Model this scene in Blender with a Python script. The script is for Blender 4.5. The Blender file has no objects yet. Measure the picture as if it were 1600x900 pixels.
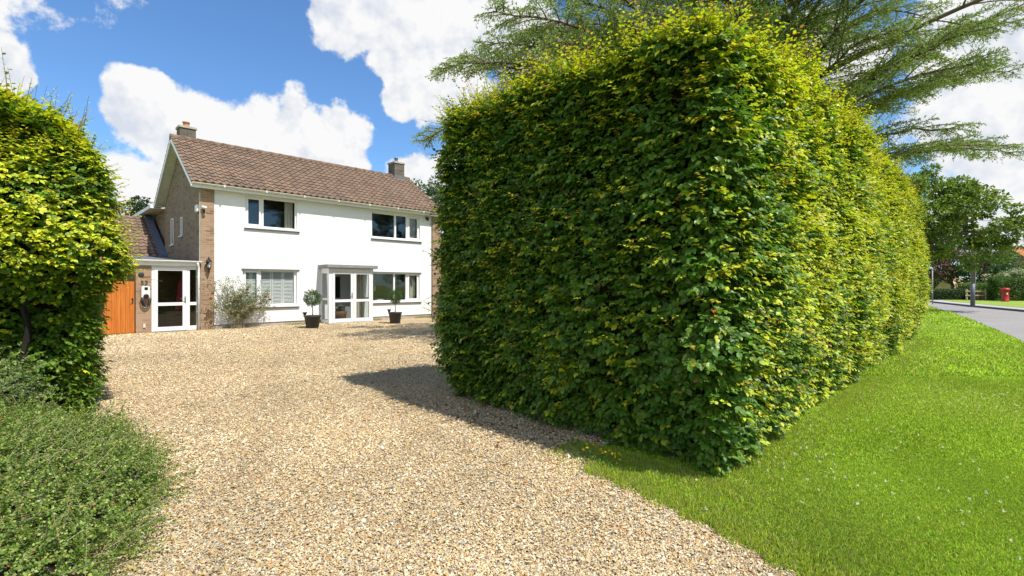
import bpy, math, random
import numpy as np
from mathutils import Vector, Matrix
rs = np.random.RandomState(7)
random.seed(7)
R = math.radians
scene = bpy.context.scene
COL = scene.collection

# ------------------------------------------------------------------ camera
cam = bpy.data.cameras.new('camera')
cam.sensor_width = 36.0
cam.lens = 36.0 * 765 / 1600
cam.shift_y = -4 / 1600
cam.clip_start = 0.05
cam.clip_end = 3000
camo = bpy.data.objects.new('camera', cam)
camo.location = (0, 0, 1.5)
camo.rotation_euler = (R(90), 0, 0)
COL.objects.link(camo)
scene.camera = camo

# ------------------------------------------------------------------ light
SUN_EL = R(59.0)
SUN_DIR = Vector((0.79 * math.cos(SUN_EL), -0.613 * math.cos(SUN_EL), math.sin(SUN_EL))).normalized()
sl = bpy.data.lights.new('sun', 'SUN')
sl.energy = 4.7
sl.angle = R(0.5)
sl.color = (1.0, 0.955, 0.87)
so = bpy.data.objects.new('sun', sl)
so.rotation_euler = SUN_DIR.to_track_quat('Z', 'Y').to_euler()
so.location = (20, -15, 40)
COL.objects.link(so)

scene.view_settings.view_transform = 'Standard'
scene.view_settings.look = 'None'
scene.view_settings.gamma = 1
scene.view_settings.use_curve_mapping = False
scene.view_settings.exposure = 0.42
scene.cycles.max_bounces = 6
scene.cycles.diffuse_bounces = 3
scene.cycles.glossy_bounces = 3
scene.cycles.transmission_bounces = 4
scene.cycles.transparent_max_bounces = 8
scene.cycles.caustics_reflective = False
scene.cycles.caustics_refractive = False
scene.cycles.use_adaptive_sampling = True
scene.cycles.use_denoising = True
scene.cycles.sample_clamp_indirect = 4

world = bpy.data.worlds.new('World')
scene.world = world
world.use_nodes = True
SKY_STRENGTH = 0.105


def px_dir(px, py):
    return Vector(((px - 800) / 765, 1, (446 - py) / 765)).normalized()


def build_sky():
    nt = world.node_tree
    N, Lk = nt.nodes, nt.links
    N.clear()
    out = N.new('ShaderNodeOutputWorld')
    bg = N.new('ShaderNodeBackground')
    bg.inputs['Strength'].default_value = SKY_STRENGTH
    sky = N.new('ShaderNodeTexSky')
    sky.sky_type = 'NISHITA'
    sky.sun_disc = False
    sky.sun_elevation = SUN_EL
    sky.sun_rotation = math.atan2(SUN_DIR.x, SUN_DIR.y)
    sky.air_density = 1.0
    sky.dust_density = 0.25
    sky.ozone_density = 3.0
    tc = N.new('ShaderNodeTexCoord')
    nrm = N.new('ShaderNodeVectorMath'); nrm.operation = 'NORMALIZE'
    Lk.new(tc.outputs['Generated'], nrm.inputs[0])
    # clouds are placed by direction in the sky; r is a radius in chord length
    blobs = [(-30, 100, .06), (5, 118, .035), (38, 122, .02), (232, 148, .05), (222, 200, .06), (268, 205, .085), (330, 235, .10), (400, 225, .09),
             (455, 235, .10), (520, 235, .085), (545, 260, .06), (230, 300, .07), (350, 290, .12), (480, 280, .10), (200, 290, .06),
             (550, 45, .06), (590, 20, .08), (650, 40, .10), (700, 60, .10), (625, 90, .08), (690, 130, .09), (620, 150, .05), (740, 160, .07), (700, 10, .09),
             (780, 10, .09), (830, 60, .10),
             (650, 285, .07), (700, 300, .09), (760, 260, .09),
             (1500, 195, .05), (1540, 205, .055), (1600, 190, .06), (1590, 225, .05),
             (1350, 90, .05), (1290, 60, .05), (1560, 350, .035), (1620, 370, .05), (1575, 5, .03), (1850, 60, .3), (-350, 100, .2)]
    dirs = [(px_dir(a, b), r) for a, b, r in blobs]
    for az, el, r in [(120, 35, .35), (155, 20, .3), (190, 40, .35), (225, 22, .3), (250, 45, .25), (300, 30, .3), (90, 15, .25), (140, 60, .2)]:
        dirs.append((Vector((math.sin(R(az)) * math.cos(R(el)), math.cos(R(az)) * math.cos(R(el)), math.sin(R(el)))), r))

    def vadd(vec_out, off):
        a = N.new('ShaderNodeVectorMath'); a.operation = 'ADD'
        Lk.new(vec_out, a.inputs[0]); a.inputs[1].default_value = off
        return a.outputs[0]

    def fbm(vec, scale, detail, rough=.6):
        n = N.new('ShaderNodeTexNoise')
        n.inputs['Scale'].default_value = scale
        n.inputs['Detail'].default_value = detail
        n.inputs['Roughness'].default_value = rough
        Lk.new(vec, n.inputs['Vector'])
        return n.outputs['Fac']

    def math_(op, a, b=None, c=None):
        m = N.new('ShaderNodeMath'); m.operation = op
        for i, x in enumerate((a, b, c)):
            if x is None: continue
            if isinstance(x, (int, float)): m.inputs[i].default_value = x
            else: Lk.new(x, m.inputs[i])
        return m.outputs[0]
    d = nrm.outputs[0]
    # warp
    wn = N.new('ShaderNodeTexNoise'); wn.inputs['Scale'].default_value = 5.0; wn.inputs['Detail'].default_value = 2
    Lk.new(d, wn.inputs['Vector'])
    ws = N.new('ShaderNodeVectorMath'); ws.operation = 'MULTIPLY_ADD'
    Lk.new(wn.outputs['Color'], ws.inputs[0]); ws.inputs[1].default_value = (.07,) * 3; ws.inputs[2].default_value = (-.035,) * 3
    wa = N.new('ShaderNodeVectorMath'); wa.operation = 'ADD'
    Lk.new(d, wa.inputs[0]); Lk.new(ws.outputs[0], wa.inputs[1])
    dw = wa.outputs[0]

    def blobfield(vec):
        cur = None
        for c, r in dirs:
            v = N.new('ShaderNodeVectorMath'); v.operation = 'DISTANCE'
            Lk.new(vec, v.inputs[0]); v.inputs[1].default_value = c
            x = math_('MULTIPLY_ADD', v.outputs['Value'], -1.0 / r, 1.0)
            if cur is None: cur = x
            else:
                m = math_('SMOOTH_MAX', cur, x, .15); cur = m
        return cur
    bf = blobfield(dw)
    n1 = fbm(d, 9, 7, .62)
    dens = math_('ADD', bf, math_('MULTIPLY', math_('SUBTRACT', n1, .5), 1.7))
    al = N.new('ShaderNodeMapRange'); al.interpolation_type = 'SMOOTHSTEP'
    al.inputs['From Min'].default_value = .0; al.inputs['From Max'].default_value = .20
    Lk.new(dens, al.inputs['Value'])
    # self shading: noise sampled towards the sun
    n2 = fbm(vadd(d, tuple(SUN_DIR * .03)), 9, 4, .6)
    n1b = fbm(d, 9, 4, .6)
    sh = math_('ADD', math_('MULTIPLY', math_('SUBTRACT', n1b, n2), 4.0), .72)
    n3 = fbm(d, 4.5, 3, .5)
    sh2 = math_('SUBTRACT', sh, math_('MULTIPLY', math_('SUBTRACT', n3, .45), 1.5))
    shc = N.new('ShaderNodeMapRange'); Lk.new(sh2, shc.inputs['Value'])
    shc.inputs['From Min'].default_value = .1; shc.inputs['From Max'].default_value = .8
    cmix = N.new('ShaderNodeMix'); cmix.data_type = 'RGBA'
    k = 1 / SKY_STRENGTH
    cmix.inputs['A'].default_value = (.52 * k, .56 * k, .63 * k, 1)
    cmix.inputs['B'].default_value = (.72 * k, .72 * k, .72 * k, 1)
    Lk.new(shc.outputs[0], cmix.inputs['Factor'])
    mix = N.new('ShaderNodeMix'); mix.data_type = 'RGBA'
    Lk.new(al.outputs[0], mix.inputs['Factor'])
    tint = N.new('ShaderNodeVectorMath'); tint.operation = 'MULTIPLY'; tint.inputs[1].default_value = (.84, 1.14, 1.38)
    Lk.new(sky.outputs[0], tint.inputs[0]); Lk.new(tint.outputs[0], mix.inputs['A']); Lk.new(cmix.outputs['Result'], mix.inputs['B'])
    Lk.new(mix.outputs['Result'], bg.inputs['Color'])
    Lk.new(bg.outputs[0], out.inputs[0])


build_sky()
world.cycles.sampling_method = 'MANUAL'
world.cycles.sample_map_resolution = 512

# ------------------------------------------------------------------ materials
def newmat(name):
    m = bpy.data.materials.new(name); m.use_nodes = True
    nt = m.node_tree
    return m, nt, nt.nodes['Principled BSDF']


def noise(nt, vec, scale, detail=4, rough=.55):
    n = nt.nodes.new('ShaderNodeTexNoise')
    n.inputs['Scale'].default_value = scale; n.inputs['Detail'].default_value = detail; n.inputs['Roughness'].default_value = rough
    if vec is not None: nt.links.new(vec, n.inputs['Vector'])
    return n


def objco(nt):
    return nt.nodes.new('ShaderNodeTexCoord').outputs['Object']


def ramp(nt, fac, stops, interp='LINEAR'):
    r = nt.nodes.new('ShaderNodeValToRGB'); r.color_ramp.interpolation = interp
    e = r.color_ramp.elements
    while len(e) < len(stops): e.new(.5)
    for i, (p, c) in enumerate(stops):
        e[i].position = p; e[i].color = (*c, 1)
    nt.links.new(fac, r.inputs[0])
    return r.outputs[0]


def bump(nt, b, h, strength=.3, dist=.01):
    n = nt.nodes.new('ShaderNodeBump'); n.inputs['Strength'].default_value = strength; n.inputs['Distance'].default_value = dist
    nt.links.new(h, n.inputs['Height']); nt.links.new(n.outputs[0], b.inputs['Normal'])
    return n


def mixc(nt, fac, a, b, blend='MIX'):
    m = nt.nodes.new('ShaderNodeMix'); m.data_type = 'RGBA'; m.blend_type = blend
    for k, x in (('Factor', fac), ('A', a), ('B', b)):
        if isinstance(x, (int, float)): m.inputs[k].default_value = x
        elif isinstance(x, tuple): m.inputs[k].default_value = (*x, 1)
        else: nt.links.new(x, m.inputs[k])
    return m.outputs['Result']


def plain(name, col, rough=.5, var=.15, scale=6, bmp=.1, metal=0, spec=.5, bdist=.004):
    m, nt, b = newmat(name)
    co = objco(nt)
    n = noise(nt, co, scale, 6, .6)
    c = ramp(nt, n.outputs['Fac'], [(.3, tuple(x * (1 - var) for x in col)), (.7, tuple(min(1, x * (1 + var)) for x in col))])
    nt.links.new(c, b.inputs['Base Color'])
    b.inputs['Roughness'].default_value = rough
    b.inputs['Metallic'].default_value = metal
    b.inputs['Specular IOR Level'].default_value = spec
    if bmp:
        n2 = noise(nt, co, scale * 12, 3)
        bump(nt, b, n2.outputs['Fac'], bmp, bdist)
    return m


def attr_mat(name, rough=.5, translucent=0., spec=.4, gain=1.0):
    m = bpy.data.materials.new(name); m.use_nodes = True
    nt = m.node_tree; N = nt.nodes; b = N['Principled BSDF']; out = N['Material Output']
    a = N.new('ShaderNodeAttribute'); a.attribute_name = 'Col'
    nt.links.new(a.outputs['Color'], b.inputs['Base Color'])
    b.inputs['Roughness'].default_value = rough
    b.inputs['Specular IOR Level'].default_value = spec
    if translucent:
        t = N.new('ShaderNodeBsdfTranslucent')
        tcol = mixc(nt, 1.0, a.outputs['Color'], (1.0, 1.0, .55), 'MULTIPLY')
        sc = N.new('ShaderNodeVectorMath'); sc.operation = 'SCALE'; sc.inputs['Scale'].default_value = 1.5
        nt.links.new(tcol, sc.inputs[0])
        nt.links.new(sc.outputs[0], t.inputs['Color'])
        mx = N.new('ShaderNodeMixShader'); mx.inputs[0].default_value = translucent
        nt.links.new(b.outputs[0], mx.inputs[1]); nt.links.new(t.outputs[0], mx.inputs[2])
        nt.links.new(mx.outputs[0], out.inputs['Surface'])
    return m


M = {}
M['leaf'] = attr_mat('leaf', .42, .34, .4)
M['needle'] = attr_mat('needle', .6, .2, .3)
M['grass'] = attr_mat('grass_blade', .5, .3, .35)
M['stone'] = attr_mat('stone', .75, 0, .3)
M['bark'] = plain('bark', (.13, .10, .075), .9, .35, 9, .6)
M['twig'] = plain('twig', (.16, .10, .06), .8, .3, 20, .3)
M['core'] = plain('hedge_core', (.016, .014, .007), .95, .4, 8, .4)  # near-black: shade inside hedges and shrubs is put into this colour
M['white'] = plain('white_upvc', (.80, .80, .79), .3, .02, 2, 0)
M['cream'] = plain('weathered_white', (.62, .58, .50), .5, .12, 5, .1)
M['lead'] = plain('lead_grey', (.13, .14, .155), .55, .2, 4, .3)
M['leadblue'] = plain('lead_flashing', (.10, .13, .19), .45, .2, 4, .3)
M['darkpot'] = plain('charcoal_planter', (.03, .032, .036), .55, .2, 14, .25)
M['black'] = plain('black_plastic', (.012, .012, .013), .35, .1, 8, 0)
M['steel'] = plain('steel', (.35, .35, .36), .35, .1, 12, .05, metal=.8)
M['soil'] = plain('soil', (.05, .035, .022), .95, .4, 20, .8, bdist=.02)
M['concrete'] = plain('concrete', (.40, .36, .30), .85, .2, 5, .5)
M['terracotta'] = plain('terracotta', (.42, .17, .08), .8, .2, 9, .3)
M['green_bin'] = plain('green_plastic', (.02, .09, .03), .4, .1, 5, .05)
M['red'] = plain('post_box_red', (.38, .012, .018), .4, .2, 6, .1)
M['curtain'] = plain('curtain_cloth', (.55, .50, .42), .9, .08, 10, .3)
M['room'] = plain('room_wall', (.22, .18, .14), .9, .1, 2, 0)
M['roomfloor'] = plain('room_floor', (.12, .08, .06), .6, .2, 4, 0)
M['polegrey'] = plain('pole_wood', (.16, .13, .11), .8, .3, 10, .4)
M['poleblue'] = plain('pole_metal', (.10, .11, .13), .5, .2, 10, .1)
M['fencewood'] = plain('fence_wood', (.36, .28, .19), .85, .3, 12, .4)
M['shedroof'] = plain('sandy_roof', (.50, .36, .20), .9, .25, 3, .5)
M['darkwood'] = plain('dark_wood', (.04, .028, .02), .8, .3, 12, .3)
M['wicker'] = plain('wicker', (.17, .09, .045), .8, .5, 40, .8, bdist=.02)
M['petal'] = plain('petal_white', (.75, .73, .68), .6, .08, 10, 0)

# render wall
m, nt, b = newmat('white_render'); co = objco(nt)
n = noise(nt, co, 1.2, 5); n2 = noise(nt, co, 55, 5, .7)
c = ramp(nt, n.outputs['Fac'], [(.3, (.78, .78, .77)), (.7, (.84, .84, .84))])
nt.links.new(c, b.inputs['Base Color']); b.inputs['Roughness'].default_value = .85
bump(nt, b, n2.outputs['Fac'], .55, .012); M['render'] = m


def brick_mat(name, c1, c2, mortar, bw=.225, bh=.075):
    m, nt, b = newmat(name)
    co = objco(nt)
    sep = nt.nodes.new('ShaderNodeSeparateXYZ'); nt.links.new(co, sep.inputs[0])
    ad = nt.nodes.new('ShaderNodeMath'); ad.operation = 'ADD'
    nt.links.new(sep.outputs[0], ad.inputs[0]); nt.links.new(sep.outputs[1], ad.inputs[1])
    cb = nt.nodes.new('ShaderNodeCombineXYZ'); nt.links.new(ad.outputs[0], cb.inputs[0]); nt.links.new(sep.outputs[2], cb.inputs[1])
    bt = nt.nodes.new('ShaderNodeTexBrick')
    bt.inputs['Scale'].default_value = 1; bt.inputs['Brick Width'].default_value = bw; bt.inputs['Row Height'].default_value = bh
    bt.inputs['Mortar Size'].default_value = .006; bt.inputs['Mortar Smooth'].default_value = .2
    bt.inputs['Color1'].default_value = (0, 0, 0, 1); bt.inputs['Color2'].default_value = (1, 1, 1, 1); bt.inputs['Mortar'].default_value = (.5, .5, .5, 1)
    nt.links.new(cb.outputs[0], bt.inputs['Vector'])
    col = ramp(nt, bt.outputs['Color'], [(0, c1), (.35, tuple((x + y) / 2 for x, y in zip(c1, c2))), (.8, c2), (1, tuple(x * .55 for x in c1))])
    n = noise(nt, co, 30, 4); col2 = mixc(nt, .35, col, ramp(nt, n.outputs['Fac'], [(.3, (.5, .5, .5)), (.7, (1, 1, 1))]), 'MULTIPLY')
    n3 = noise(nt, co, 1.3, 3); col2 = mixc(nt, .5, col2, ramp(nt, n3.outputs['Fac'], [(.35, (.7, .68, .66)), (.65, (1, 1, 1))]), 'MULTIPLY')
    fin = mixc(nt, bt.outputs['Fac'], col2, mortar)
    nt.links.new(fin, b.inputs['Base Color']); b.inputs['Roughness'].default_value = .9
    inv = nt.nodes.new('ShaderNodeMath'); inv.operation = 'SUBTRACT'; inv.inputs[0].default_value = 1
    nt.links.new(bt.outputs['Fac'], inv.inputs[1])
    bump(nt, b, inv.outputs[0], .6, .008)
    return m


M['brick'] = brick_mat('buff_brick', (.34, .20, .115), (.44, .29, .18), (.36, .30, .23))
M['brickgrey'] = brick_mat('shaded_brick', (.24, .15, .095), (.33, .215, .135), (.26, .21, .165))  # darker copy of the buff brick, the gable's shade is in its colour
M['brickdark'] = brick_mat('sooty_brick', (.11, .09, .075), (.17, .14, .115), (.20, .18, .15))
M['brickfar'] = brick_mat('far_brick', (.35, .17, .10), (.42, .22, .14), (.35, .30, .25))

# roof tile: per tile colour from attribute x lichen noise
m, nt, b = newmat('roof_tile'); co = objco(nt)
a = nt.nodes.new('ShaderNodeAttribute'); a.attribute_name = 'Col'
n = noise(nt, co, 14, 6, .7)
c = mixc(nt, ramp(nt, n.outputs['Fac'], [(.52, (0, 0, 0)), (.72, (.55, .55, .55))]), a.outputs['Color'], (.30, .25, .18))
n2 = noise(nt, co, 1.1, 5, .6)
c = mixc(nt, ramp(nt, n2.outputs['Fac'], [(.48, (0, 0, 0)), (.75, (.6, .6, .6))]), c, (.12, .085, .062))
n4 = noise(nt, co, 3.1, 8, .75)
c = mixc(nt, ramp(nt, n4.outputs['Fac'], [(.62, (0, 0, 0)), (.70, (.7, .7, .7))]), c, (.26, .20, .10))
nt.links.new(c, b.inputs['Base Color']); b.inputs['Roughness'].default_value = .85
bump(nt, b, n.outputs['Fac'], .4, .01); M['tile'] = m
M['pantile'] = plain('orange_pantile', (.42, .16, .07), .85, .3, 3, .3)

# glass
m = bpy.data.materials.new('window_glass'); m.use_nodes = True; nt = m.node_tree; N = nt.nodes
N.remove(N['Principled BSDF'])
tr = N.new('ShaderNodeBsdfTransparent'); tr.inputs[0].default_value = (.95, .97, .96, 1)
gl = N.new('ShaderNodeBsdfGlossy'); gl.inputs['Roughness'].default_value = .015
nz = noise(nt, objco(nt), 1.6, 1); bp = N.new('ShaderNodeBump'); bp.inputs['Strength'].default_value = .12; bp.inputs['Distance'].default_value = .02
nt.links.new(nz.outputs['Fac'], bp.inputs['Height']); nt.links.new(bp.outputs[0], gl.inputs['Normal'])
fr = N.new('ShaderNodeLayerWeight'); fr.inputs['Blend'].default_value = .5
pw = N.new('ShaderNodeMath'); pw.operation = 'POWER'; pw.inputs[1].default_value = 3.0
nt.links.new(fr.outputs['Facing'], pw.inputs[0])
mu = N.new('ShaderNodeMath'); mu.operation = 'MULTIPLY_ADD'; mu.inputs[1].default_value = .75; mu.inputs[2].default_value = .05; mu.use_clamp = True
nt.links.new(pw.outputs[0], mu.inputs[0])
mx = N.new('ShaderNodeMixShader'); nt.links.new(mu.outputs[0], mx.inputs[0]); nt.links.new(tr.outputs[0], mx.inputs[1]); nt.links.new(gl.outputs[0], mx.inputs[2])
nt.links.new(mx.outputs[0], N['Material Output'].inputs[0]); M['glass'] = m

# orange boarded gate
m, nt, b = newmat('orange_gate_boards'); co = objco(nt)
mp = nt.nodes.new('ShaderNodeMapping'); mp.inputs['Scale'].default_value = (14, 14, .8); nt.links.new(co, mp.inputs[0])
n = noise(nt, mp.outputs[0], 2, 5, .6)
c = ramp(nt, n.outputs['Fac'], [(.3, (.42, .115, .012)), (.7, (.62, .20, .03))])
nt.links.new(c, b.inputs['Base Color']); b.inputs['Roughness'].default_value = .45
bump(nt, b, n.outputs['Fac'], .2, .004); M['gate'] = m

# ground materials
m, nt, b = newmat('gravel'); co = objco(nt)
v1 = nt.nodes.new('ShaderNodeTexVoronoi'); v1.inputs['Scale'].default_value = 62; nt.links.new(co, v1.inputs['Vector'])
v1.inputs['Randomness'].default_value = 1
sep = nt.nodes.new('ShaderNodeSeparateColor'); nt.links.new(v1.outputs['Color'], sep.inputs[0])
PAL = [(.0, (.12, .10, .085)), (.12, (.30, .25, .20)), (.25, (.50, .38, .24)), (.45, (.62, .50, .35)), (.62, (.50, .31, .14)), (.75, (.70, .60, .45)), (.9, (.78, .74, .66)), (1, (.40, .38, .37))]
c = ramp(nt, sep.outputs[0], PAL)
n = noise(nt, co, .7, 5, .6)
c = mixc(nt, .9, c, ramp(nt, n.outputs['Fac'], [(.3, (.74, .68, .60)), (.5, (.95, .92, .88)), (.75, (1.0, .90, .76))]), 'MULTIPLY')
dd = ramp(nt, v1.outputs['Distance'], [(.0, (1, 1, 1)), (.009, (.9, .9, .9)), (.016, (.25, .22, .2))])
vd = nt.nodes.new('ShaderNodeTexVoronoi'); vd.feature = 'DISTANCE_TO_EDGE'; vd.inputs['Scale'].default_value = 62; nt.links.new(co, vd.inputs['Vector'])
c = mixc(nt, 1.0, c, ramp(nt, vd.outputs['Distance'], [(0, (.42, .38, .33)), (.12, (1, 1, 1))]), 'MULTIPLY')
nt.links.new(c, b.inputs['Base Color']); c = mixc(nt, 1.0, c, (1.0, .955, .80), 'MULTIPLY'); nt.links.new(c, b.inputs['Base Color'])
b.inputs['Roughness'].default_value = .8
bump(nt, b, vd.outputs['Distance'], 1.0, .012); M['gravel'] = m

m, nt, b = newmat('turf'); co = objco(nt)
n = noise(nt, co, 60, 5, .7); n2 = noise(nt, co, .8, 4)
c = ramp(nt, n.outputs['Fac'], [(.3, (.14, .22, .012)), (.5, (.24, .34, .02)), (.72, (.34, .44, .045))])
c = mixc(nt, .6, c, ramp(nt, n2.outputs['Fac'], [(.35, (.75, .85, .7)), (.65, (1.0, 1.0, .8))]), 'MULTIPLY')
nt.links.new(c, b.inputs['Base Color']); b.inputs['Roughness'].default_value = .8
bump(nt, b, n.outputs['Fac'], .8, .03); M['turf'] = m

m, nt, b = newmat('asphalt'); co = objco(nt)
n = noise(nt, co, 120, 4, .7); n2 = noise(nt, co, .6, 5)
c = ramp(nt, n.outputs['Fac'], [(.3, (.20, .19, .18)), (.7, (.36, .34, .33))])
c = mixc(nt, .7, c, ramp(nt, n2.outputs['Fac'], [(.35, (.8, .78, .78)), (.65, (1, 1, 1))]), 'MULTIPLY')
nt.links.new(c, b.inputs['Base Color']); b.inputs['Roughness'].default_value = .85
bump(nt, b, n.outputs['Fac'], .4, .006); M['asphalt'] = m
M['pave'] = plain('footway_asphalt', (.38, .36, .35), .9, .15, 5, .3)
M['kerb'] = plain('kerb_stone', (.10, .095, .095), .9, .2, 4, .3)

# ------------------------------------------------------------------ mesh helpers
class MB:
    def __init__(s): s.v = []; s.f = []
    def add(s, vs, fs):
        o = len(s.v); s.v += [tuple(x) for x in vs]; s.f += [tuple(i + o for i in f) for f in fs]
    def box(s, x0, x1, y0, y1, z0, z1, bev=0):
        if bev and min(x1 - x0, y1 - y0, z1 - z0) > 2.2 * bev:
            e = bev; vs = []; 
            # chamfered box: 24 verts
            import itertools
            idx = {}
            for sx, sy, sz in itertools.product((0, 1), repeat=3):
                X, Y, Z = (x0, x1)[sx], (y0, y1)[sy], (z0, z1)[sz]
                dx, dy, dz = e * (1, -1)[sx], e * (1, -1)[sy], e * (1, -1)[sz]
                idx[(sx, sy, sz, 0)] = len(vs); vs.append((X, Y + dy, Z + dz))
                idx[(sx, sy, sz, 1)] = len(vs); vs.append((X + dx, Y, Z + dz))
                idx[(sx, sy, sz, 2)] = len(vs); vs.append((X + dx, Y + dy, Z))
            fs = []
            g = lambda a, k: idx[(*a, k)]
            for k in range(3):
                for sd in (0, 1):
                    o = [i for i in range(3) if i != k]
                    q = []
                    for a_, b_ in ((0, 0), (1, 0), (1, 1), (0, 1)):
                        c = [0, 0, 0]; c[k] = sd; c[o[0]] = a_; c[o[1]] = b_; q.append(g(tuple(c), k))
                    fs.append(q if (sd == 1) == (k != 1) else q[::-1])
            for ax in range(3):
                o = [i for i in range(3) if i != ax]
                for a_, b_ in itertools.product((0, 1), repeat=2):
                    c0 = [0, 0, 0]; c1 = [0, 0, 0]; c1[ax] = 1
                    c0[o[0]] = c1[o[0]] = a_; c0[o[1]] = c1[o[1]] = b_
                    c0, c1 = tuple(c0), tuple(c1)
                    fs.append([g(c0, o[0]), g(c1, o[0]), g(c1, o[1]), g(c0, o[1])])
            for c in itertools.product((0, 1), repeat=3): fs.append([g(c, 0), g(c, 1), g(c, 2)])
            s.add(vs, fs); return s
        vs = [(x, y, z) for x in (x0, x1) for y in (y0, y1) for z in (z0, z1)]
        s.add(vs, [(0, 1, 3, 2), (4, 6, 7, 5), (0, 4, 5, 1), (2, 3, 7, 6), (0, 2, 6, 4), (1, 5, 7, 3)]); return s
    def tube(s, pts, rad, n=8, cap=True):
        pts = [Vector(p) for p in pts]
        if not hasattr(rad, '__len__'): rad = [rad] * len(pts)
        o = len(s.v); up = Vector((0, 0, 1))
        for i, p in enumerate(pts):
            t = (pts[min(i + 1, len(pts) - 1)] - pts[max(i - 1, 0)]).normalized()
            a = t.cross(up if abs(t.z) < .95 else Vector((1, 0, 0))).normalized(); b_ = t.cross(a)
            for k in range(n):
                w = 2 * math.pi * k / n
                s.v.append(tuple(p + (a * math.cos(w) + b_ * math.sin(w)) * rad[i]))
        for i in range(len(pts) - 1):
            for k in range(n):
                s.f.append((o + i * n + k, o + i * n + (k + 1) % n, o + (i + 1) * n + (k + 1) % n, o + (i + 1) * n + k))
        if cap:
            s.f.append(tuple(o + k for k in range(n))[::-1]); s.f.append(tuple(o + (len(pts) - 1) * n + k for k in range(n)))
        return s
    def lathe(s, prof, cx=0, cy=0, n=24, capb=True, capt=True):
        o = len(s.v)
        for r, z in prof:
            for k in range(n):
                w = 2 * math.pi * k / n; s.v.append((cx + r * math.cos(w), cy + r * math.sin(w), z))
        for i in range(len(prof) - 1):
            for k in range(n): s.f.append((o + i * n + k, o + i * n + (k + 1) % n, o + (i + 1) * n + (k + 1) % n, o + (i + 1) * n + k))
        if capb: s.f.append(tuple(o + k for k in range(n))[::-1])
        if capt: s.f.append(tuple(o + (len(prof) - 1) * n + k for k in range(n)))
        return s
    def prism(s, poly, axis, a0, a1):
        # poly of 2D points in the plane normal to axis (0: (y,z), 1: (x,z), 2: (x,y))
        def P(p, a): return {0: (a, p[0], p[1]), 1: (p[0], a, p[1]), 2: (p[0], p[1], a)}[axis]
        n = len(poly)
        s.add([P(p, a0) for p in poly] + [P(p, a1) for p in poly],
              [tuple(range(n))[::-1], tuple(range(n, 2 * n))] + [(i, (i + 1) % n, n + (i + 1) % n, n + i) for i in range(n)]); return s
    def build(s, name, mat, parent=None, smooth=False):
        me = bpy.data.meshes.new(name); me.from_pydata(s.v, [], s.f)
        import bmesh
        bm = bmesh.new(); bm.from_mesh(me); bmesh.ops.recalc_face_normals(bm, faces=bm.faces); bm.to_mesh(me); bm.free()
        me.materials.append(mat)
        if smooth:
            me.polygons.foreach_set('use_smooth', [True] * len(me.polygons))
        o = bpy.data.objects.new(name, me); COL.objects.link(o)
        if parent is not None: o.parent = parent
        return o


def np_mesh(name, V, F, mat, parent=None, C=None, smooth=False):
    """V (n,3), F list of (k,m) int arrays, C (n,3) colours"""
    me = bpy.data.meshes.new(name)
    me.vertices.add(len(V)); me.vertices.foreach_set('co', np.ascontiguousarray(V, dtype=np.float32).ravel())
    loops = np.concatenate([f.ravel() for f in F]); tot = np.concatenate([np.full(len(f), f.shape[1]) for f in F])
    start = np.concatenate([[0], np.cumsum(tot)[:-1]])
    me.loops.add(len(loops)); me.loops.foreach_set('vertex_index', loops.astype(np.int32))
    me.polygons.add(len(tot)); me.polygons.foreach_set('loop_start', start.astype(np.int32))
    me.polygons.foreach_set('use_smooth', np.full(len(tot), smooth))
    if C is not None:
        at = me.color_attributes.new('Col', 'FLOAT_COLOR', 'POINT')
        at.data.foreach_set('color', np.concatenate([C, np.ones((len(C), 1))], 1).astype(np.float32).ravel())
    me.update(calc_edges=True); me.validate()
    me.materials.append(mat)
    o = bpy.data.objects.new(name, me); COL.objects.link(o)
    if parent is not None: o.parent = parent
    return o


def thing(name, label, cat, loc=(0, 0, 0), rz=0, group=None):
    o = bpy.data.objects.new(name, None); COL.objects.link(o); o.empty_display_size = .2
    o.location = loc; o.rotation_euler = (0, 0, rz); tag(o, label, cat, group); return o


def tag(o, label=None, cat=None, group=None, kind=None):
    if label: o['label'] = label
    if cat: o['category'] = cat
    if group: o['group'] = group
    if kind: o['kind'] = kind
    return o


def norm(a): return a / np.maximum(np.linalg.norm(a, axis=-1, keepdims=True), 1e-9)


LEAF8 = (np.array([(0, 0, 0), (-.34, .22, .07), (-.44, .55, .06), (0, 1, -.12), (.44, .55, .06), (.34, .22, .07), (0, .3, 0), (0, .62, -.01)]),
         [np.array([(0, 6, 1), (2, 7, 3), (0, 5, 6), (3, 7, 4)]), np.array([(1, 6, 7, 2), (5, 4, 7, 6)])])
LEAF4 = (np.array([(0, 0, 0), (-.5, .5, .08), (0, 1, 0), (.5, .5, .08)]), [np.array([(0, 2, 1), (0, 3, 2)])])
LEAF5 = (np.array([(0, 0, 0), (-.42, .35, .06), (-.3, .75, .02), (0, 1, -.08), (.3, .75, .02), (.42, .35, .06)]), [np.array([(0, 3, 2, 1), (0, 5, 4, 3)])])


def leaf_arrays(P, T, N, L, W, C, tm):
    T = norm(T); B = norm(np.cross(N, T)); N = np.cross(T, B)
    tv, tf = tm; k = len(tv)
    L = np.broadcast_to(L, len(P))[:, None, None]; W = np.broadcast_to(W, len(P))[:, None, None]
    V = P[:, None, :] + T[:, None, :] * (tv[None, :, 1:2] * L) + B[:, None, :] * (tv[None, :, 0:1] * W) + N[:, None, :] * (tv[None, :, 2:3] * L)
    off = (np.arange(len(P)) * k)[:, None, None]
    F = [(f[None] + off).reshape(-1, f.shape[1]) for f in tf]
    return V.reshape(-1, 3), F, np.repeat(C, k, axis=0)


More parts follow.
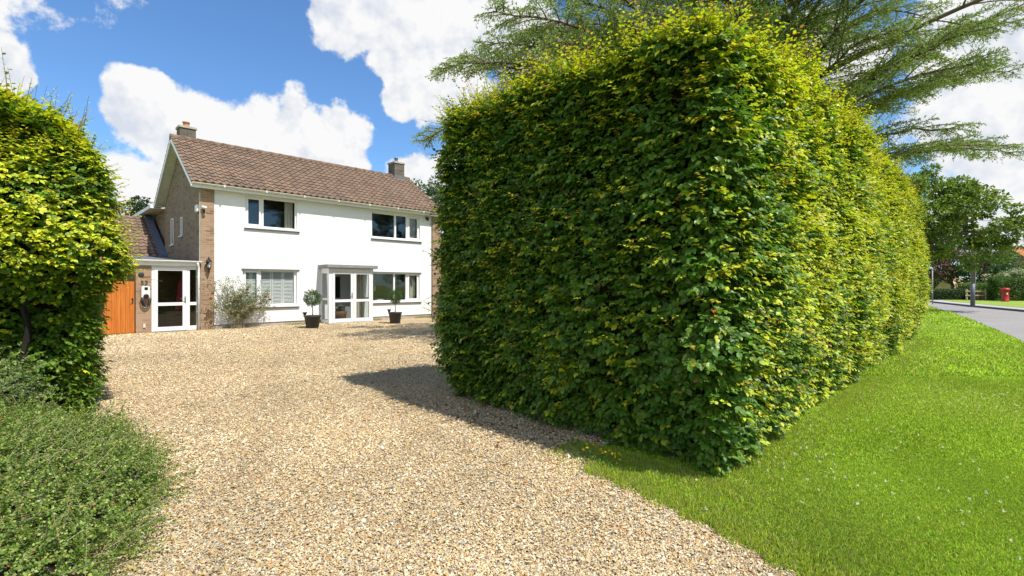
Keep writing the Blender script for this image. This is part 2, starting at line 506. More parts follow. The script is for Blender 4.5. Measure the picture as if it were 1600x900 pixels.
def merge(parts):
    Vs, Fs, Cs = [], {}, []; o = 0
    for V, F, C in parts:
        Vs.append(V); Cs.append(C)
        for f in F: Fs.setdefault(f.shape[1], []).append(f + o)
        o += len(V)
    return np.concatenate(Vs), [np.concatenate(x) for x in Fs.values()], np.concatenate(Cs)


def prisms(A, B, ra, rb, n=3):
    """many thin tapered sticks from A to B"""
    T = norm(B - A); X = norm(np.cross(T, np.array([.31, .2, .93]))); Y = np.cross(T, X)
    vs = []
    for P, r in ((A, ra), (B, rb)):
        r = np.broadcast_to(r, len(P))[:, None]
        for k in range(n):
            w = 2 * math.pi * k / n; vs.append(P + (X * math.cos(w) + Y * math.sin(w)) * r)
    V = np.stack(vs, 1).reshape(-1, 3)
    off = (np.arange(len(A)) * 2 * n)[:, None, None]
    f = np.array([(k, (k + 1) % n, n + (k + 1) % n, n + k) for k in range(n)])
    return V, [(f[None] + off).reshape(-1, 4)]


def sn(P, f, seed):
    r = np.random.RandomState(seed); v = 0
    for i in range(5):
        d = r.normal(size=3); d /= np.linalg.norm(d)
        v = v + np.sin(P @ d * f * (.7 + .25 * i) + r.uniform(0, 6.28))
    return v / 2.6


def ru(a, b, n): return rs.uniform(a, b, n)
def rv(n): return norm(rs.normal(size=(n, 3)))


TH = math.atan2(.709, .705)
U2 = np.array([math.cos(TH), math.sin(TH)]); V2 = np.array([-math.sin(TH), math.cos(TH)])

# ------------------------------------------------------------------ setting
def sheet(name, poly, z, mat):
    mb = MB(); mb.add([(x, y, z) for x, y in poly], [tuple(range(len(poly)))])
    o = mb.build(name, mat); o['kind'] = 'structure'
    if o.data.polygons[0].normal.z < 0: o.data.flip_normals()
    return o


sheet('ground', [(-700, -700), (700, -700), (700, 700), (-700, 700)], 0, M['turf'])
def dense(pts, wob=.05, seed=1):
    out = []
    for i in range(len(pts) - 1):
        a = np.array(pts[i]); c = np.array(pts[i + 1]); n = max(1, int(np.linalg.norm(c - a) / .12))
        for k in range(n): out.append(a + (c - a) * k / n)
    out.append(np.array(pts[-1])); out = np.array(out)
    p3 = np.c_[out, np.zeros(len(out))]
    out[:, 0] += sn(p3, 9, seed) * wob; out[:, 1] += sn(p3, 11, seed + 1) * wob
    return [tuple(p) for p in out]


EDGE = [(2.2, -1.5), (1.95, 1.0), (1.60, 2.2), (1.47, 2.55), (1.34, 2.8), (1.24, 3.04), (1.06, 3.31), (.85, 3.65), (.62, 3.95), (.68, 4.08)]
gravel_poly = dense(EDGE, .025, 5) + [(.78, 4.5), (1.4, 5.0), (1.4, 6.5), (4.6, 11), (-1.5, 25), (-9.5, 18), (-13.5, 13), (-7, 5), (-9, 2), (-8, -4), (2.2, -4)]
sheet('gravel_drive', gravel_poly, .004, M['gravel'])
ROADN = [(-2, -22), (4, -5), (9.6, 6.5), (13.4, 12.8), (17.2, 17.65), (22.3, 24.4), (29.0, 33.75), (33.5, 40.5), (37, 50), (44, 90)]
ROADF = [(56, 90), (41.5, 50), (36.1, 42.0), (31.7, 33.75), (28.7, 27.5), (24, 18), (16, 2), (8, -22)]
sheet('road', ROADN + ROADF, .012, M['asphalt'])
# far kerb, footway and verge
RF = ROADF[::-1]
def offset(poly, d):
    out = []
    for i, p in enumerate(poly):
        a = np.array(poly[max(i - 1, 0)]); c = np.array(poly[min(i + 1, len(poly) - 1)]); t = (c - a) / np.linalg.norm(c - a)
        out.append((p[0] + t[1] * d, p[1] - t[0] * d))
    return out
def strip(name, a, c, z0, z1, mat):
    mb = MB(); n = len(a)
    vs = [(x, y, z1) for x, y in a] + [(x, y, z1) for x, y in c] + [(x, y, z0) for x, y in a]
    fs = [(i, i + 1, n + i + 1, n + i) for i in range(n - 1)] + [(2 * n + i, 2 * n + i + 1, i + 1, i) for i in range(n - 1)]
    mb.add(vs, fs); o = mb.build(name, mat); o['kind'] = 'structure'; return o
strip('kerb', RF, offset(RF, .15), 0, .13, M['kerb'])
strip('footpath', offset(RF, .15), offset(RF, 1.3), 0, .126, M['pave'])
strip('grass_verge', offset(RF, 1.3), offset(RF, 12), 0, .14, M['turf'])

# ------------------------------------------------------------------ house
HO = (-10.43, 16.39, 0)
house = thing('detached_house', 'white rendered two storey house with brown tiled roof and two brick chimneys', 'house', HO, TH)


def wall(u0, u1, h0, h1, v0, v1, openings, name, mat, parent=house, axis='u'):
    us = sorted({u0, u1} | {x for o in openings for x in o[:2]}); hs = sorted({h0, h1} | {x for o in openings for x in o[2:4]})
    us = [x for x in us if u0 <= x <= u1]; hs = [x for x in hs if h0 <= x <= h1]
    def solid(i, j):
        if i < 0 or j < 0 or i >= len(us) - 1 or j >= len(hs) - 1: return False
        cu, ch = (us[i] + us[i + 1]) / 2, (hs[j] + hs[j + 1]) / 2
        return not any(o[0] < cu < o[1] and o[2] < ch < o[3] for o in openings)
    mb = MB()
    P = (lambda u, v, h: (u, v, h)) if axis == 'u' else (lambda u, v, h: (v, u, h))
    for i in range(len(us) - 1):
        for j in range(len(hs) - 1):
            if not solid(i, j): continue
            a, b_, c, d = us[i], us[i + 1], hs[j], hs[j + 1]
            for v in (v0, v1): mb.add([P(a, v, c), P(b_, v, c), P(b_, v, d), P(a, v, d)], [(0, 1, 2, 3)])
            if not solid(i - 1, j): mb.add([P(a, v0, c), P(a, v1, c), P(a, v1, d), P(a, v0, d)], [(0, 1, 2, 3)])
            if not solid(i + 1, j): mb.add([P(b_, v0, c), P(b_, v1, c), P(b_, v1, d), P(b_, v0, d)], [(0, 1, 2, 3)])
            if not solid(i, j - 1): mb.add([P(a, v0, c), P(b_, v0, c), P(b_, v1, c), P(a, v1, c)], [(0, 1, 2, 3)])
            if not solid(i, j + 1): mb.add([P(a, v0, d), P(b_, v0, d), P(b_, v1, d), P(a, v1, d)], [(0, 1, 2, 3)])
    return mb.build(name, mat, parent)


WUL = (1.38, 3.19, 3.60, 4.70); WUR = (6.32, 8.77, 3.56, 4.66); WLL = (1.29, 3.18, .76, 2.07); WLR = (6.30, 8.75, .80, 2.06); DR = (4.55, 5.5, .16, 2.0)
wall(.4, 9.41, .16, 4.76, 0, .26, [WUL, WUR, WLL, WLR, DR], 'front_wall', M['render'])
MB().box(.4, 9.41, .03, .24, 0, .16).build('plinth', M['concrete'], house)
MB().box(0, .4, -.03, .27, 0, 4.76).build('brick_pier', M['brick'], house)
MB().box(9.41, 9.9, -.10, .27, 0, 4.76).build('brick_pier', M['brick'], house)
# gable walls with windows; roof underside slope
EV, RG, VR, VB = 4.90, 7.05, 2.85, 5.7          # eave height, ridge height, ridge v, back v
OH = .22                                         # eave overhang
GW1 = (4.05, 4.5, 3.1, 4.15); GW2 = (2.55, 2.85, 3.35, 4.05)
wall(.27, VB, 0, 4.78, .0, .27, [GW1, GW2], 'gable_wall', M['brickgrey'], axis='v')
MB().prism([(0.0, 4.781), (VB, 4.781), (VR, RG - .18)], 0, .001, .268).build('gable_top', M['brickgrey'], house)
MB().box(9.63, 9.9, .271, VB, 0, 4.78).prism([(0.0, 4.781), (VB, 4.781), (VR, RG - .18)], 0, 9.631, 9.899).build('gable_wall', M['brickgrey'], house)
MB().box(.271, 9.629, VB - .27, VB, 0, 4.78).build('rear_wall', M['brickgrey'], house)
MB().box(.28, 9.62, .27, VB - .28, 2.35, 2.55).box(.28, 9.62, .27, VB - .28, .05, .15).box(.28, 9.62, .27, VB - .28, 4.80, 4.84).build('floor_slab', M['roomfloor'], house)
MB().box(.28, 9.62, 3.4, 3.5, .151, 2.349).box(.28, 9.62, 3.4, 3.5, 2.551, 4.79).box(4.3, 4.4, .27, 3.39, .151, 2.349).box(5.6, 5.7, .27, 3.39, .151, 2.349).box(4.6, 4.7, .27, 3.39, 2.551, 4.79).build('inner_wall', M['room'], house)


def tiled_slope(name, parent, u0, u1, P0, P1, course=.28, tw=.235, col=(.185, .120, .082), seed=3, du=.039):
    """real double-roman tile relief between eave line P0=(v,h) and top line P1=(v,h)"""
    r = np.random.RandomState(seed)
    P0 = np.array(P0); P1 = np.array(P1); d = P1 - P0; Ls = np.linalg.norm(d); t = d / Ls; nn = np.array([-t[1], t[0]])
    if nn[1] < 0: nn = -nn
    nc = int(round(Ls / course)); cl = Ls / nc
    nu = int((u1 - u0) / du) + 1; us = np.linspace(u0, u1, nu)
    Vs = []; Cs = []; Fs = []; o = 0
    for c in range(nc):
        shift = (c % 2) * tw / 2 * 0
        ph = ((us + shift) / tw) % 1
        wave = .036 * np.clip(np.sin(ph * 2 * math.pi) * 1.3, -.3, 1)
        ti = np.floor((us + shift) / tw).astype(int)
        tr_ = r.uniform(.75, 1.25, size=ti.max() - ti.min() + 1)[ti - ti.min()]
        tc_ = r.uniform(-.01, .012, size=ti.max() - ti.min() + 1)[ti - ti.min()]
        rows = [(c * cl - .001, -.004), (c * cl, .036), (c * cl + cl * 1.02, .002)]
        for s_, hgt in rows:
            hh = wave + hgt if hgt > 0 else wave * .9 + hgt
            jit = r.uniform(-.003, .003, ti.max() - ti.min() + 1)[ti - ti.min()]
            p = P0[None] + t[None] * (s_ + jit[:, None]) + nn[None] * hh[:, None]
            Vs.append(np.c_[us, p]); Cs.append(np.array(col)[None] * tr_[:, None] + np.c_[tc_, tc_ * .5, tc_ * 0])
        for k in range(2):
            a = o + k * nu + np.arange(nu - 1); Fs.append(np.c_[a, a + 1, a + nu + 1, a + nu])
        o += 3 * nu
    V = np.concatenate(Vs)
    return np_mesh(name, V, [np.concatenate(Fs)], M['tile'], parent, np.clip(np.concatenate(Cs), .01, 1))


MB().prism([(-OH, EV), (VR, RG - .04), (VR, RG - .16), (-OH, EV - .10)], 0, -.29, 10.0).prism([(VR + .001, RG - .04), (2 * VR + OH, EV), (2 * VR + OH, EV - .10), (VR + .001, RG - .16)], 0, -.29, 10.0).build('roof_deck', M['cream'], house)
tiled_slope('roof_slope', house, -.33, 10.04, (-OH - .07, EV + .015), (VR, RG), seed=3)
rear = tiled_slope('roof_slope', house, -.33, 10.04, (2 * VR + OH + .07, EV + .015), (VR, RG), seed=4, du=.15)
mb = MB()
for i in range(24):
    a = -.34 + i * .433; mb.tube([(a, VR, RG - .03), (a + .42, VR, RG - .035)], [.125, .118], 12)
ridge = mb.build('ridge_tiles', plain('ridge_tile', (.17, .11, .075), .85, .4, 5, .3), house, True)
# bargeboards (white) left and right, fascia, soffit, gutter
for x in (-.325, 10.0):
    w = .035
    MB().prism([(-OH - .02, EV - .14), (-OH - .02, EV + .0), (VR, RG - .025), (VR, RG - .20)], 0, x, x + w).prism([(2 * VR + OH + .02, EV - .14), (2 * VR + OH + .02, EV + .0), (VR + .002, RG - .025), (VR + .002, RG - .20)], 0, x, x + w).build('bargeboard', M['white'], house)
MB().box(-.285, 9.99, -OH - .03, -OH - .005, 4.73, 4.89).build('fascia', M['white'], house)
MB().box(-.285, 9.99, -OH - .004, .0, 4.765, 4.785).build('soffit', M['cream'], house)
MB().box(-.285, -.0, 5.72, 5.92, 4.765, 4.785).build('soffit', M['cream'], house)
mb = MB()
prof = [(-OH - .035 - .055 + .055 * math.cos(a), 4.885 + .055 * math.sin(a)) for a in np.linspace(math.pi, 2 * math.pi, 9)]
prof2 = [(-OH - .035 - .055 + .048 * math.cos(a), 4.888 + .048 * math.sin(a)) for a in np.linspace(2 * math.pi, math.pi, 9)]
mb.prism(prof + prof2, 0, -.3, 10.02)
gut = mb.build('gutter', M['cream'], house)
for x in np.arange(.6, 10, 1.35): MB().box(x, x + .06, -OH - .153, -OH - .03, 4.822, 4.90).build('gutter_bracket', M['cream'], gut)
# rear wing
wing = MB().box(.12, 5, VB + .002, 11, 0, 4.78).build('rear_wing_wall', M['brickgrey'], house)
MB().prism([(-.3, EV - .02), (3.0, 6.9), (6.0, EV - .02), (6.0, EV - .12), (3.0, 6.78), (-.3, EV - .12)], 1, 6.2, 11.2).build('rear_wing_roof', M['tile'], house)
MB().box(-.42, -.31, 6.17, 11.2, EV - .16, EV - .02).build('rear_gutter', M['white'], house)
MB().box(-.305, .118, 6.12, 11.1, EV - .17, EV - .13).build('soffit', M['cream'], house)
# chimneys
def chimney(u0, u1, v0, v1, z0, z1, pots):
    c = MB().box(u0, u1, v0, v1, z0, z1).build('chimney', M['brickdark'], house)
    MB().box(u0 - .035, u1 + .035, v0 - .035, v1 + .035, z1, z1 + .09, .01).build('chimney_cap', M['concrete'], c)
    mb = MB()
    for cu, r, h in pots: mb.lathe([(r * .9, z1 + .09), (r, z1 + .12), (r * .88, z1 + .15), (r * .85, z1 + h - .06), (r * 1.05, z1 + h - .04), (r * 1.05, z1 + h)], cu, (v0 + v1) / 2, 20)
    mb.build('chimney_pot', M['terracotta'] if u0 < 3 else M['leadblue'], c, True)
    MB().box(u0 - .03, u1 + .03, v0 - .03, v1 + .03, z0, z0 + .33 if z0 > 6.6 else z0 + .1).build('flashing', M['lead'], c)
chimney(-.01, .52, VR + .12, VR + .62, 6.7, 7.48, [(.25, .12, .30)])
chimney(9.05, 9.62, VR - .22, VR + .38, 6.75, 7.68, [(9.33, .10, .34)])


def pane(u0, u1, h0, h1, v, parent):
    o = MB().box(u0, u1, v, v + .006, h0, h1).build('pane', M['glass'], parent); return o


def window(W, cells, v=.07, parent=house, sill=True, fw=.055, lab=None):
    """cells: list of (u0,u1,casement) glass openings; the frame fills the rest"""
    u0, u1, h0, h1 = W
    mb = MB()
    mb.box(u0, u1, v, v + .07, h0, h0 + fw, .004).box(u0, u1, v, v + .07, h1 - fw, h1, .004)
    edges = sorted([u0] + [x for c in cells for x in c[:2]] + [u1])
    for i in range(0, len(edges), 2):
        a, b_ = edges[i], edges[i + 1]
        if b_ - a > .01: mb.box(a, b_, v + .001, v + .069, h0 + fw - .002, h1 - fw + .002, .004)
    w = mb.build('window', M['white'], parent)
    if lab: w['label'] = lab
    for a, b_, cas in cells:
        if cas:
            k = .05; mc = MB()
            mc.box(a - .02, a + k, v - .016, v + .03, h0 + fw - .02, h1 - fw + .02, .004).box(b_ - k, b_ + .02, v - .016, v + .03, h0 + fw - .02, h1 - fw + .02, .004)
            mc.box(a + k, b_ - k, v - .015, v + .029, h0 + fw - .02, h0 + fw + k, .004).box(a + k, b_ - k, v - .015, v + .029, h1 - fw - k, h1 - fw + .02, .004)
            mc.build('casement', M['white'], w)
        pane(a, b_, h0 + fw - .005, h1 - fw + .005, v + .045, w)
    if sill:
        MB().box(u0 - .03, u1 + .06, -.07, .07, h0 - .06, h0 - .002, .006).build('sill', M['white'], w)
        MB().box(u0 - .05, u1 + .08, -.05, .0, h0 - .10, h0 - .061).build('sill_painted_shadow', M['lead'], w)  # dark strip added as the shadow below the sill
    return w


def curtain(u0, u1, h0, h1, v, parent, mat=None, name='curtain'):
    n = int((u1 - u0) / .01); us = np.linspace(u0, u1, n)
    vv = v + .03 * np.sin(us * 60) + .012 * np.sin(us * 137)
    V = np.concatenate([np.c_[us, vv, np.full(n, h0)], np.c_[us, vv + .004, np.full(n, h1)]])
    a = np.arange(n - 1)
    return np_mesh(name, V, [np.c_[a, a + 1, a + n + 1, a + n]], mat or M['curtain'], parent, smooth=True)


w = window(WUL, [(1.44, 1.90, True), (2.01, 3.13, False)], lab='two light upstairs window with cream curtain')
curtain(2.83, 3.16, 3.45, 4.70, .32, w)
w = window(WUR, [(6.37, 7.46, False), (7.55, 8.06, False), (8.19, 8.70, True)], lab='three light upstairs window')
curtain(8.25, 8.74, 3.4, 4.7, .32, w)
w = window(WLR, [(6.37, 7.41, False), (7.49, 8.04, False), (8.17, 8.69, True)], lab='three light downstairs window')
curtain(8.42, 8.72, .3, 2.1, .32, w)
w = window(WLL, [(1.36, 1.82, True), (1.92, 3.10, False)], lab='downstairs window with white shutters')
mb = MB()
for a, b_ in [(1.34, 1.60), (1.61, 1.87), (1.92, 2.31), (2.32, 2.71), (2.72, 3.12)]:
    mb.box(a, a + .045, .16, .19, .78, 2.05).box(b_ - .045, b_, .16, .19, .78, 2.05).box(a + .045, b_ - .045, .16, .19, .78, .84).box(a + .045, b_ - .045, .16, .19, 1.99, 2.05)
    for z in np.arange(.86, 1.98, .052):
        mb.add([(a + .045, .158, z), (b_ - .045, .158, z), (b_ - .045, .192, z + .042), (a + .045, .192, z + .042)], [(0, 1, 2, 3)])
mb.build('shutter', M['white'], w)
for Wn in (WLL, WLR):
    MB().box(Wn[0] - .04, Wn[1] + .09, -.045, .0, Wn[3] + .002, Wn[3] + .03).build('lintel_flashing', M['lead'], house)
for y0, y1, z0, z1 in (GW1, GW2):
    mb = MB(); f = .045
    mb.box(-.02, .05, y0, y1, z0, z0 + f).box(-.02, .05, y0, y1, z1 - f, z1).box(-.019, .049, y0, y0 + f, z0 + f, z1 - f).box(-.019, .049, y1 - f, y1, z0 + f, z1 - f)
    w = mb.build('window', M['white'], house); w['label'] = 'narrow white gable window'
    MB().box(.0, .006, y0 + f - .003, y1 - f + .003, z0 + f - .003, z1 - f + .003).build('pane', M['glass'], w)
    MB().box(-.07, -.021, y0 - .03, y1 + .03, z0 - .04, z0 - .001).build('sill', M['white'], w)

# glazed front porch (part of the house), its door, panes, roof
def rail_frame(mb, u0, u1, h0, h1, v0, v1, holes):
    """white plate with rectangular openings, bevel-free boxes"""
    us = sorted({u0, u1} | {x for o in holes for x in o[:2]})
    for i in range(len(us) - 1):
        a, b_ = us[i], us[i + 1]; hs = sorted([(o[2], o[3]) for o in holes if o[0] <= a + 1e-6 and o[1] >= b_ - 1e-6])
        z = h0
        for p, q in hs: mb.box(a, b_, v0, v1, z, p); z = q
        mb.box(a, b_, v0, v1, z, h1)
porch = MB().box(4.06, 6.02, -.80, -.0, .0, .055, .008).build('porch', M['concrete'], house)
porch['label'] = 'glazed white porch with double doors'
mb = MB()
mb.box(4.11, 4.24, -.71, -.64, .056, 2.06).box(5.86, 5.97, -.71, -.64, .056, 2.06).box(4.241, 5.859, -.71, -.64, 2.02, 2.06)
for u in (4.11, 5.90):
    mb.box(u, u + .07, -.639, -.57, .056, 2.06).box(u, u + .07, -.07, -.002, .056, 2.06).box(u, u + .07, -.569, -.071, .056, .16).box(u, u + .07, -.569, -.071, .93, 1.01).box(u, u + .07, -.569, -.071, 1.97, 2.06)
mb.build('porch_frame', M['white'], porch)
for u in (4.14, 5.93):
    MB().box(u, u + .006, -.572, -.068, .157, .933).box(u, u + .006, -.572, -.068, 1.007, 1.973).build('side_pane', M['glass'], porch)
for a, b_, pa, pb in ((4.245, 5.09, 4.34, 5.00), (5.10, 5.855, 5.23, 5.79)):
    mb = MB(); rail_frame(mb, a, b_, .065, 2.015, -.725, -.665, [(pa, pb, .20, .85), (pa, pb, .95, 1.95)])
    mb.build('door', M['white'], porch)
    MB().box(pa - .003, pb + .003, -.70, -.694, .197, .853).box(pa - .003, pb + .003, -.70, -.694, .947, 1.953).build('pane', M['glass'], porch)
    e = .012
    mb = MB()
    for z0, z1 in ((.20, .85), (.95, 1.95)):
        mb.box(pa, pa + e, -.714, -.70, z0, z1).box(pb - e, pb, -.714, -.70, z0, z1).box(pa + e, pb - e, -.714, -.70, z0, z0 + e).box(pa + e, pb - e, -.714, -.70, z1 - e, z1)
    mb.build('glazing_bead', M['lead'], porch)
MB().box(5.03, 5.07, -.735, -.726, .98, 1.22, .004).tube([(5.05, -.73, 1.13), (5.05, -.775, 1.13), (4.93, -.778, 1.13)], .010, 8).build('door_handle', M['steel'], porch, True)
MB().box(4.10, 5.98, -.72, -.001, 2.062, 2.17).build('porch_fascia', M['white'], porch)
MB().box(3.98, 6.12, -.86, -.001, 2.18, 2.31, .012).build('porch_roof', plain('grey_porch_trim', (.24, .235, .23), .6, .15, 5, .1), porch)
# front door of the house inside the porch
mb = MB(); rail_frame(mb, 4.55, 5.5, .161, 1.999, .06, .11, [(4.68, 4.95, 1.0, 1.85)])
mb.build('inner_door', plain('grey_door', (.30, .31, .32), .4, .05, 3, 0), house)
curtain(5.48, 5.86, .1, 2.0, -.10, porch)

# security dome, alarm box, cctv camera, wall lantern: fixed fittings of the house
MB().box(9.07, 9.17, -.02, .0, 4.60, 4.70).tube([(9.12, -.02, 4.65), (9.12, -.09, 4.65)], .03, 10).lathe([(.02, 4.50), (.055, 4.53), (.07, 4.58), (.07, 4.64), (.03, 4.66)], 9.12, -.10, 16).build('dome_camera', M['black'], house, True)
MB().box(-.09, -.002, .10, .36, 3.98, 4.22, .02).build('alarm_box', M['white'], house)
cc = MB().tube([(.06, -.03, 4.10), (.06, -.10, 4.10)], .02, 8).tube([(.03, -.08, 4.13), (.11, -.22, 4.09)], [.042, .045], 12).build('security_camera', M['white'], house, True)
MB().lathe([(.012, 3.92), (.03, 3.95), (.03, 4.02), (.02, 4.06)], .09, -.07, 12).build('sensor', M['black'], cc, True)
ln = MB().lathe([(.02, 1.93), (.028, 1.97), (.015, 2.0), (.055, 2.05), (.062, 2.07)], .21, -.15, 8).lathe([(.105, 2.29), (.07, 2.35), (.03, 2.40), (.015, 2.44), (.02, 2.46)], .21, -.15, 8)
for k in range(6):
    w = k * math.pi / 3 + .3; ln.tube([(.21 + .06 * math.cos(w), -.15 + .06 * math.sin(w), 2.06), (.21 + .09 * math.cos(w), -.15 + .09 * math.sin(w), 2.30)], .007, 5)
ln.tube([(.21, -.03, 2.20), (.21, -.09, 2.26), (.21, -.15, 2.46), (.21, -.15, 2.42)], .010, 6).tube([(.21, -.03, 2.20), (.21, -.07, 2.05), (.21, -.14, 1.98)], .010, 6).box(.17, .25, -.045, -.03, 2.10, 2.32, .003)
l = ln.build('wall_lantern', M['black'], house)
MB().lathe([(.035, 2.08), (.04, 2.15), (.03, 2.22), (.012, 2.25)], .21, -.15, 12).build('bulb_glass', M['white'], l, True)
MB().tube([(-.02, -.015, .1), (-.02, -.015, 4.6)], .012, 6).build('cable', M['cream'], house)

# ---- side porch: part of the house
sp = MB().box(-3.3, -.002, -.02, 5.2, 2.262, 2.30).prism([(-.02, 2.30), (5.2, 2.30), (5.2, 2.66)], 0, -3.3, -.002).build('side_porch_roof', M['lead'], house)
MB().box(-3.32, -.03, -.06, -.021, 2.13, 2.29).build('side_fascia', M['white'], house)
mb = MB()
prof = [(-.115 + .052 * math.cos(a), 2.30 + .052 * math.sin(a)) for a in np.linspace(math.pi, 2 * math.pi, 9)]
mb.prism(prof + [(p[0] * .85 - .017, p[1] + .006) for p in prof[::-1]], 0, -3.35, .02)
mb.build('side_gutter', M['white'], house)
MB().tube([(-.10, -.115, 2.26), (-.10, -.115, 2.19), (-.065, -.07, 2.10), (-.065, -.06, 1.9), (-.065, -.06, .03)], .034, 12).box(-.115, -.015, -.065, -.0, 1.78, 1.80).box(-.115, -.015, -.065, -.0, .62, .64).build('downpipe', M['white'], house, True)
MB().box(-1.73, -1.335, .0, .30, 0, 2.129).build('brick_pier', M['brick'], house)
MB().box(-3.5, -3.1, .0, .30, 0, 2.129).build('brick_pier', M['brick'], house)
MB().box(-1.73, -1.5, .301, 3.0, 0, 2.25).box(-1.499, -.0, 2.7, 3.0, 0, 2.25).build('porch_side_wall', M['brick'], house)
sd = MB(); rail_frame(sd, -1.33, -.10, .03, 2.129, .02, .09, [(-1.27, -.37, .035, 2.08), (-.30, -.11, .17, .85), (-.30, -.11, .95, 2.02)])
sdo = sd.build('side_door_frame', M['white'], house)
mb = MB(); rail_frame(mb, -1.265, -.375, .04, 2.075, .01, .075, [(-1.17, -.50, .17, .85), (-1.17, -.50, .95, 1.98)])
mb.build('door', M['white'], sdo)
MB().box(-1.173, -.497, .04, .046, .167, .853).box(-1.173, -.497, .04, .046, .947, 1.983).build('pane', M['glass'], sdo)
MB().box(-.303, -.107, .05, .056, .167, .853).box(-.303, -.107, .05, .056, .947, 2.023).build('pane', M['glass'], sdo)
MB().box(-.45, -.41, .0, .009, .92, 1.16, .003).tube([(-.43, .004, 1.07), (-.43, -.045, 1.07), (-.57, -.048, 1.07)], .010, 8).build('door_handle', M['steel'], sdo, True)
MB().box(-1.25, -.4, -.10, .0, .0, .035).build('door_step', M['lead'], sdo)
# dark red coat inside is left as a soft shape: hanging coat
coat = thing('hanging_coat', 'dark red coat hanging behind the side porch glass', 'coat', tuple(np.array(HO) + np.array([*(U2 * -.42 + V2 * .55), .7])), TH)
n = 60; a = np.linspace(0, 2 * math.pi, n, endpoint=False)
Vc = []
for i, (z, r1) in enumerate([(0, .17), (.3, .16), (.6, .14), (.85, .12), (.98, .05), (1.02, .03)]):
    rr = r1 * (1 + .12 * np.sin(a * 7 + i * .3)); Vc.append(np.c_[rr * np.cos(a) * .9, rr * np.sin(a) * .6, np.full(n, z)])
Fc = []
for i in range(5):
    k = np.arange(n); Fc.append(np.c_[i * n + k, i * n + (k + 1) % n, (i + 1) * n + (k + 1) % n, (i + 1) * n + k])
np_mesh('fabric', np.concatenate(Vc), [np.concatenate(Fc)], plain('red_cloth', (.25, .03, .04), .9, .2, 10, .2), coat, smooth=True)
MB().tube([(0, 0, 1.02), (0, .02, 1.1), (0, .1, 1.12)], .006, 6).build('hook', M['steel'], coat)

# number on the pier
def digits():
    c = bpy.data.curves.new('digits', 'FONT'); c.body = '53'; c.size = .19; c.extrude = .006; c.align_x = 'CENTER'; c.space_character = 1.1
    o = bpy.data.objects.new('tmp', c); COL.objects.link(o)
    bpy.context.view_layer.update()
    me = bpy.data.meshes.new_from_object(o.evaluated_get(bpy.context.evaluated_depsgraph_get()))
    bpy.data.objects.remove(o); me.name = 'house_number'; me.materials.clear(); me.materials.append(M['darkpot'])
    n = bpy.data.objects.new('house_number', me); COL.objects.link(n); n.parent = house
    n.location = (-1.52, -.008, 1.52); n.rotation_euler = (R(90), 0, 0); return n
digits()
ch = MB().box(-1.60, -1.38, -.10, -.002, 1.10, 1.47, .03).build('car_charger', M['white'], house)
MB().lathe([(.0, 0), (.07, .0), (.075, .03), (.05, .05)], 0, 0, 20).build('charger_socket', M['black'], ch)
s_ = ch.children[0]; s_.location = (-1.49, -.10, 1.16); s_.rotation_euler = (R(90), 0, 0)
MB().box(-1.53, -1.44, -.108, -.101, 1.36, 1.45, .002).box(-1.49, -1.485, -.106, -.101, 1.24, 1.36).build('charger_display', M['black'], ch)
MB().tube([(-1.60, -.06, 1.12)] + [(-1.49 - .13 * math.cos(t), -.09, 1.10 - .26 * math.sin(t)) for t in np.linspace(0, math.pi, 12)], .018, 8).tube([(-1.49 - .09 * math.cos(t), -.07, 1.08 - .2 * math.sin(t)) for t in np.linspace(0, math.pi, 12)], .016, 8).build('charger_cable', M['black'], ch, True)
ve = MB().lathe([(.07, 0), (.075, .02), (.05, .03)], 0, 0, 20).build('round_vent', M['darkpot'], house, True)
ve.location = (-1.60, -.0, 1.84); ve.rotation_euler = (R(90), 0, 0)
MB().box(-1.55, -1.49, -.03, -.001, .18, .30, .004).build('outside_socket', M['cream'], house)

# ---- garage roof behind the side porch
gw = MB().box(-6.5, -.001, 5.25, 5.5, 0, 2.65).build('garage_wall', M['brick'], house)
tiled_slope('garage_roof', house, -6.5, -.03, (5.05, 2.62), (8.7, 4.62), seed=8, du=.06, course=.33)
MB().prism([(5.06, 2.60), (8.7, 4.58), (12.3, 2.6)], 0, -6.5, -.031).build('garage_roof_deck', M['lead'], house)
MB().prism([(5.02, 2.70), (8.7, 4.74), (8.7, 4.66), (5.02, 2.62)], 0, -.26, -.002).build('lead_flashing', M['leadblue'], house)

# ---- gate
gate = thing('garden_gate', 'orange stained vertical board gate between the brick piers', 'gate', tuple(np.array(HO) + np.array([*(U2 * -2.42 + V2 * .12), 0])), TH)
mb = MB(); x = -.67
while x < .66:
    mb.box(x, x + .108, -.012, .012, .03, 1.62 + .01 * random.random(), .003); x += .112
mb.build('boards', M['gate'], gate)
MB().box(-.67, .675, .013, .05, .25, .36).build('cross_rail', M['gate'], gate); MB().box(-.67, .675, .013, .05, 1.3, 1.41).build('cross_rail', M['gate'], gate)
MB().box(.60, .64, -.03, -.012, .95, 1.1, .003).tube([(.62, -.02, 1.0), (.62, -.06, 1.0), (.56, -.06, 1.0)], .008, 6).build('latch', M['black'], gate)

# ------------------------------------------------------------------ foliage tools
def stick_mesh(name, A, B, ra, rb, parent, mat=None, n=3):
    V, F = prisms(A, B, ra, rb, n); return np_mesh(name, V, F, mat or M['twig'], parent)


def colvar(base, n, v=.25, hue=.15):
    base = np.array(base)[None] if np.ndim(base) == 1 else base
    k = rs.uniform(1 - v, 1 + v, (n, 1)); h = 1 + rs.uniform(-hue, hue, (n, 3)) * np.array([1, .4, .8])
    return np.clip(base * k * h, .002, .95)


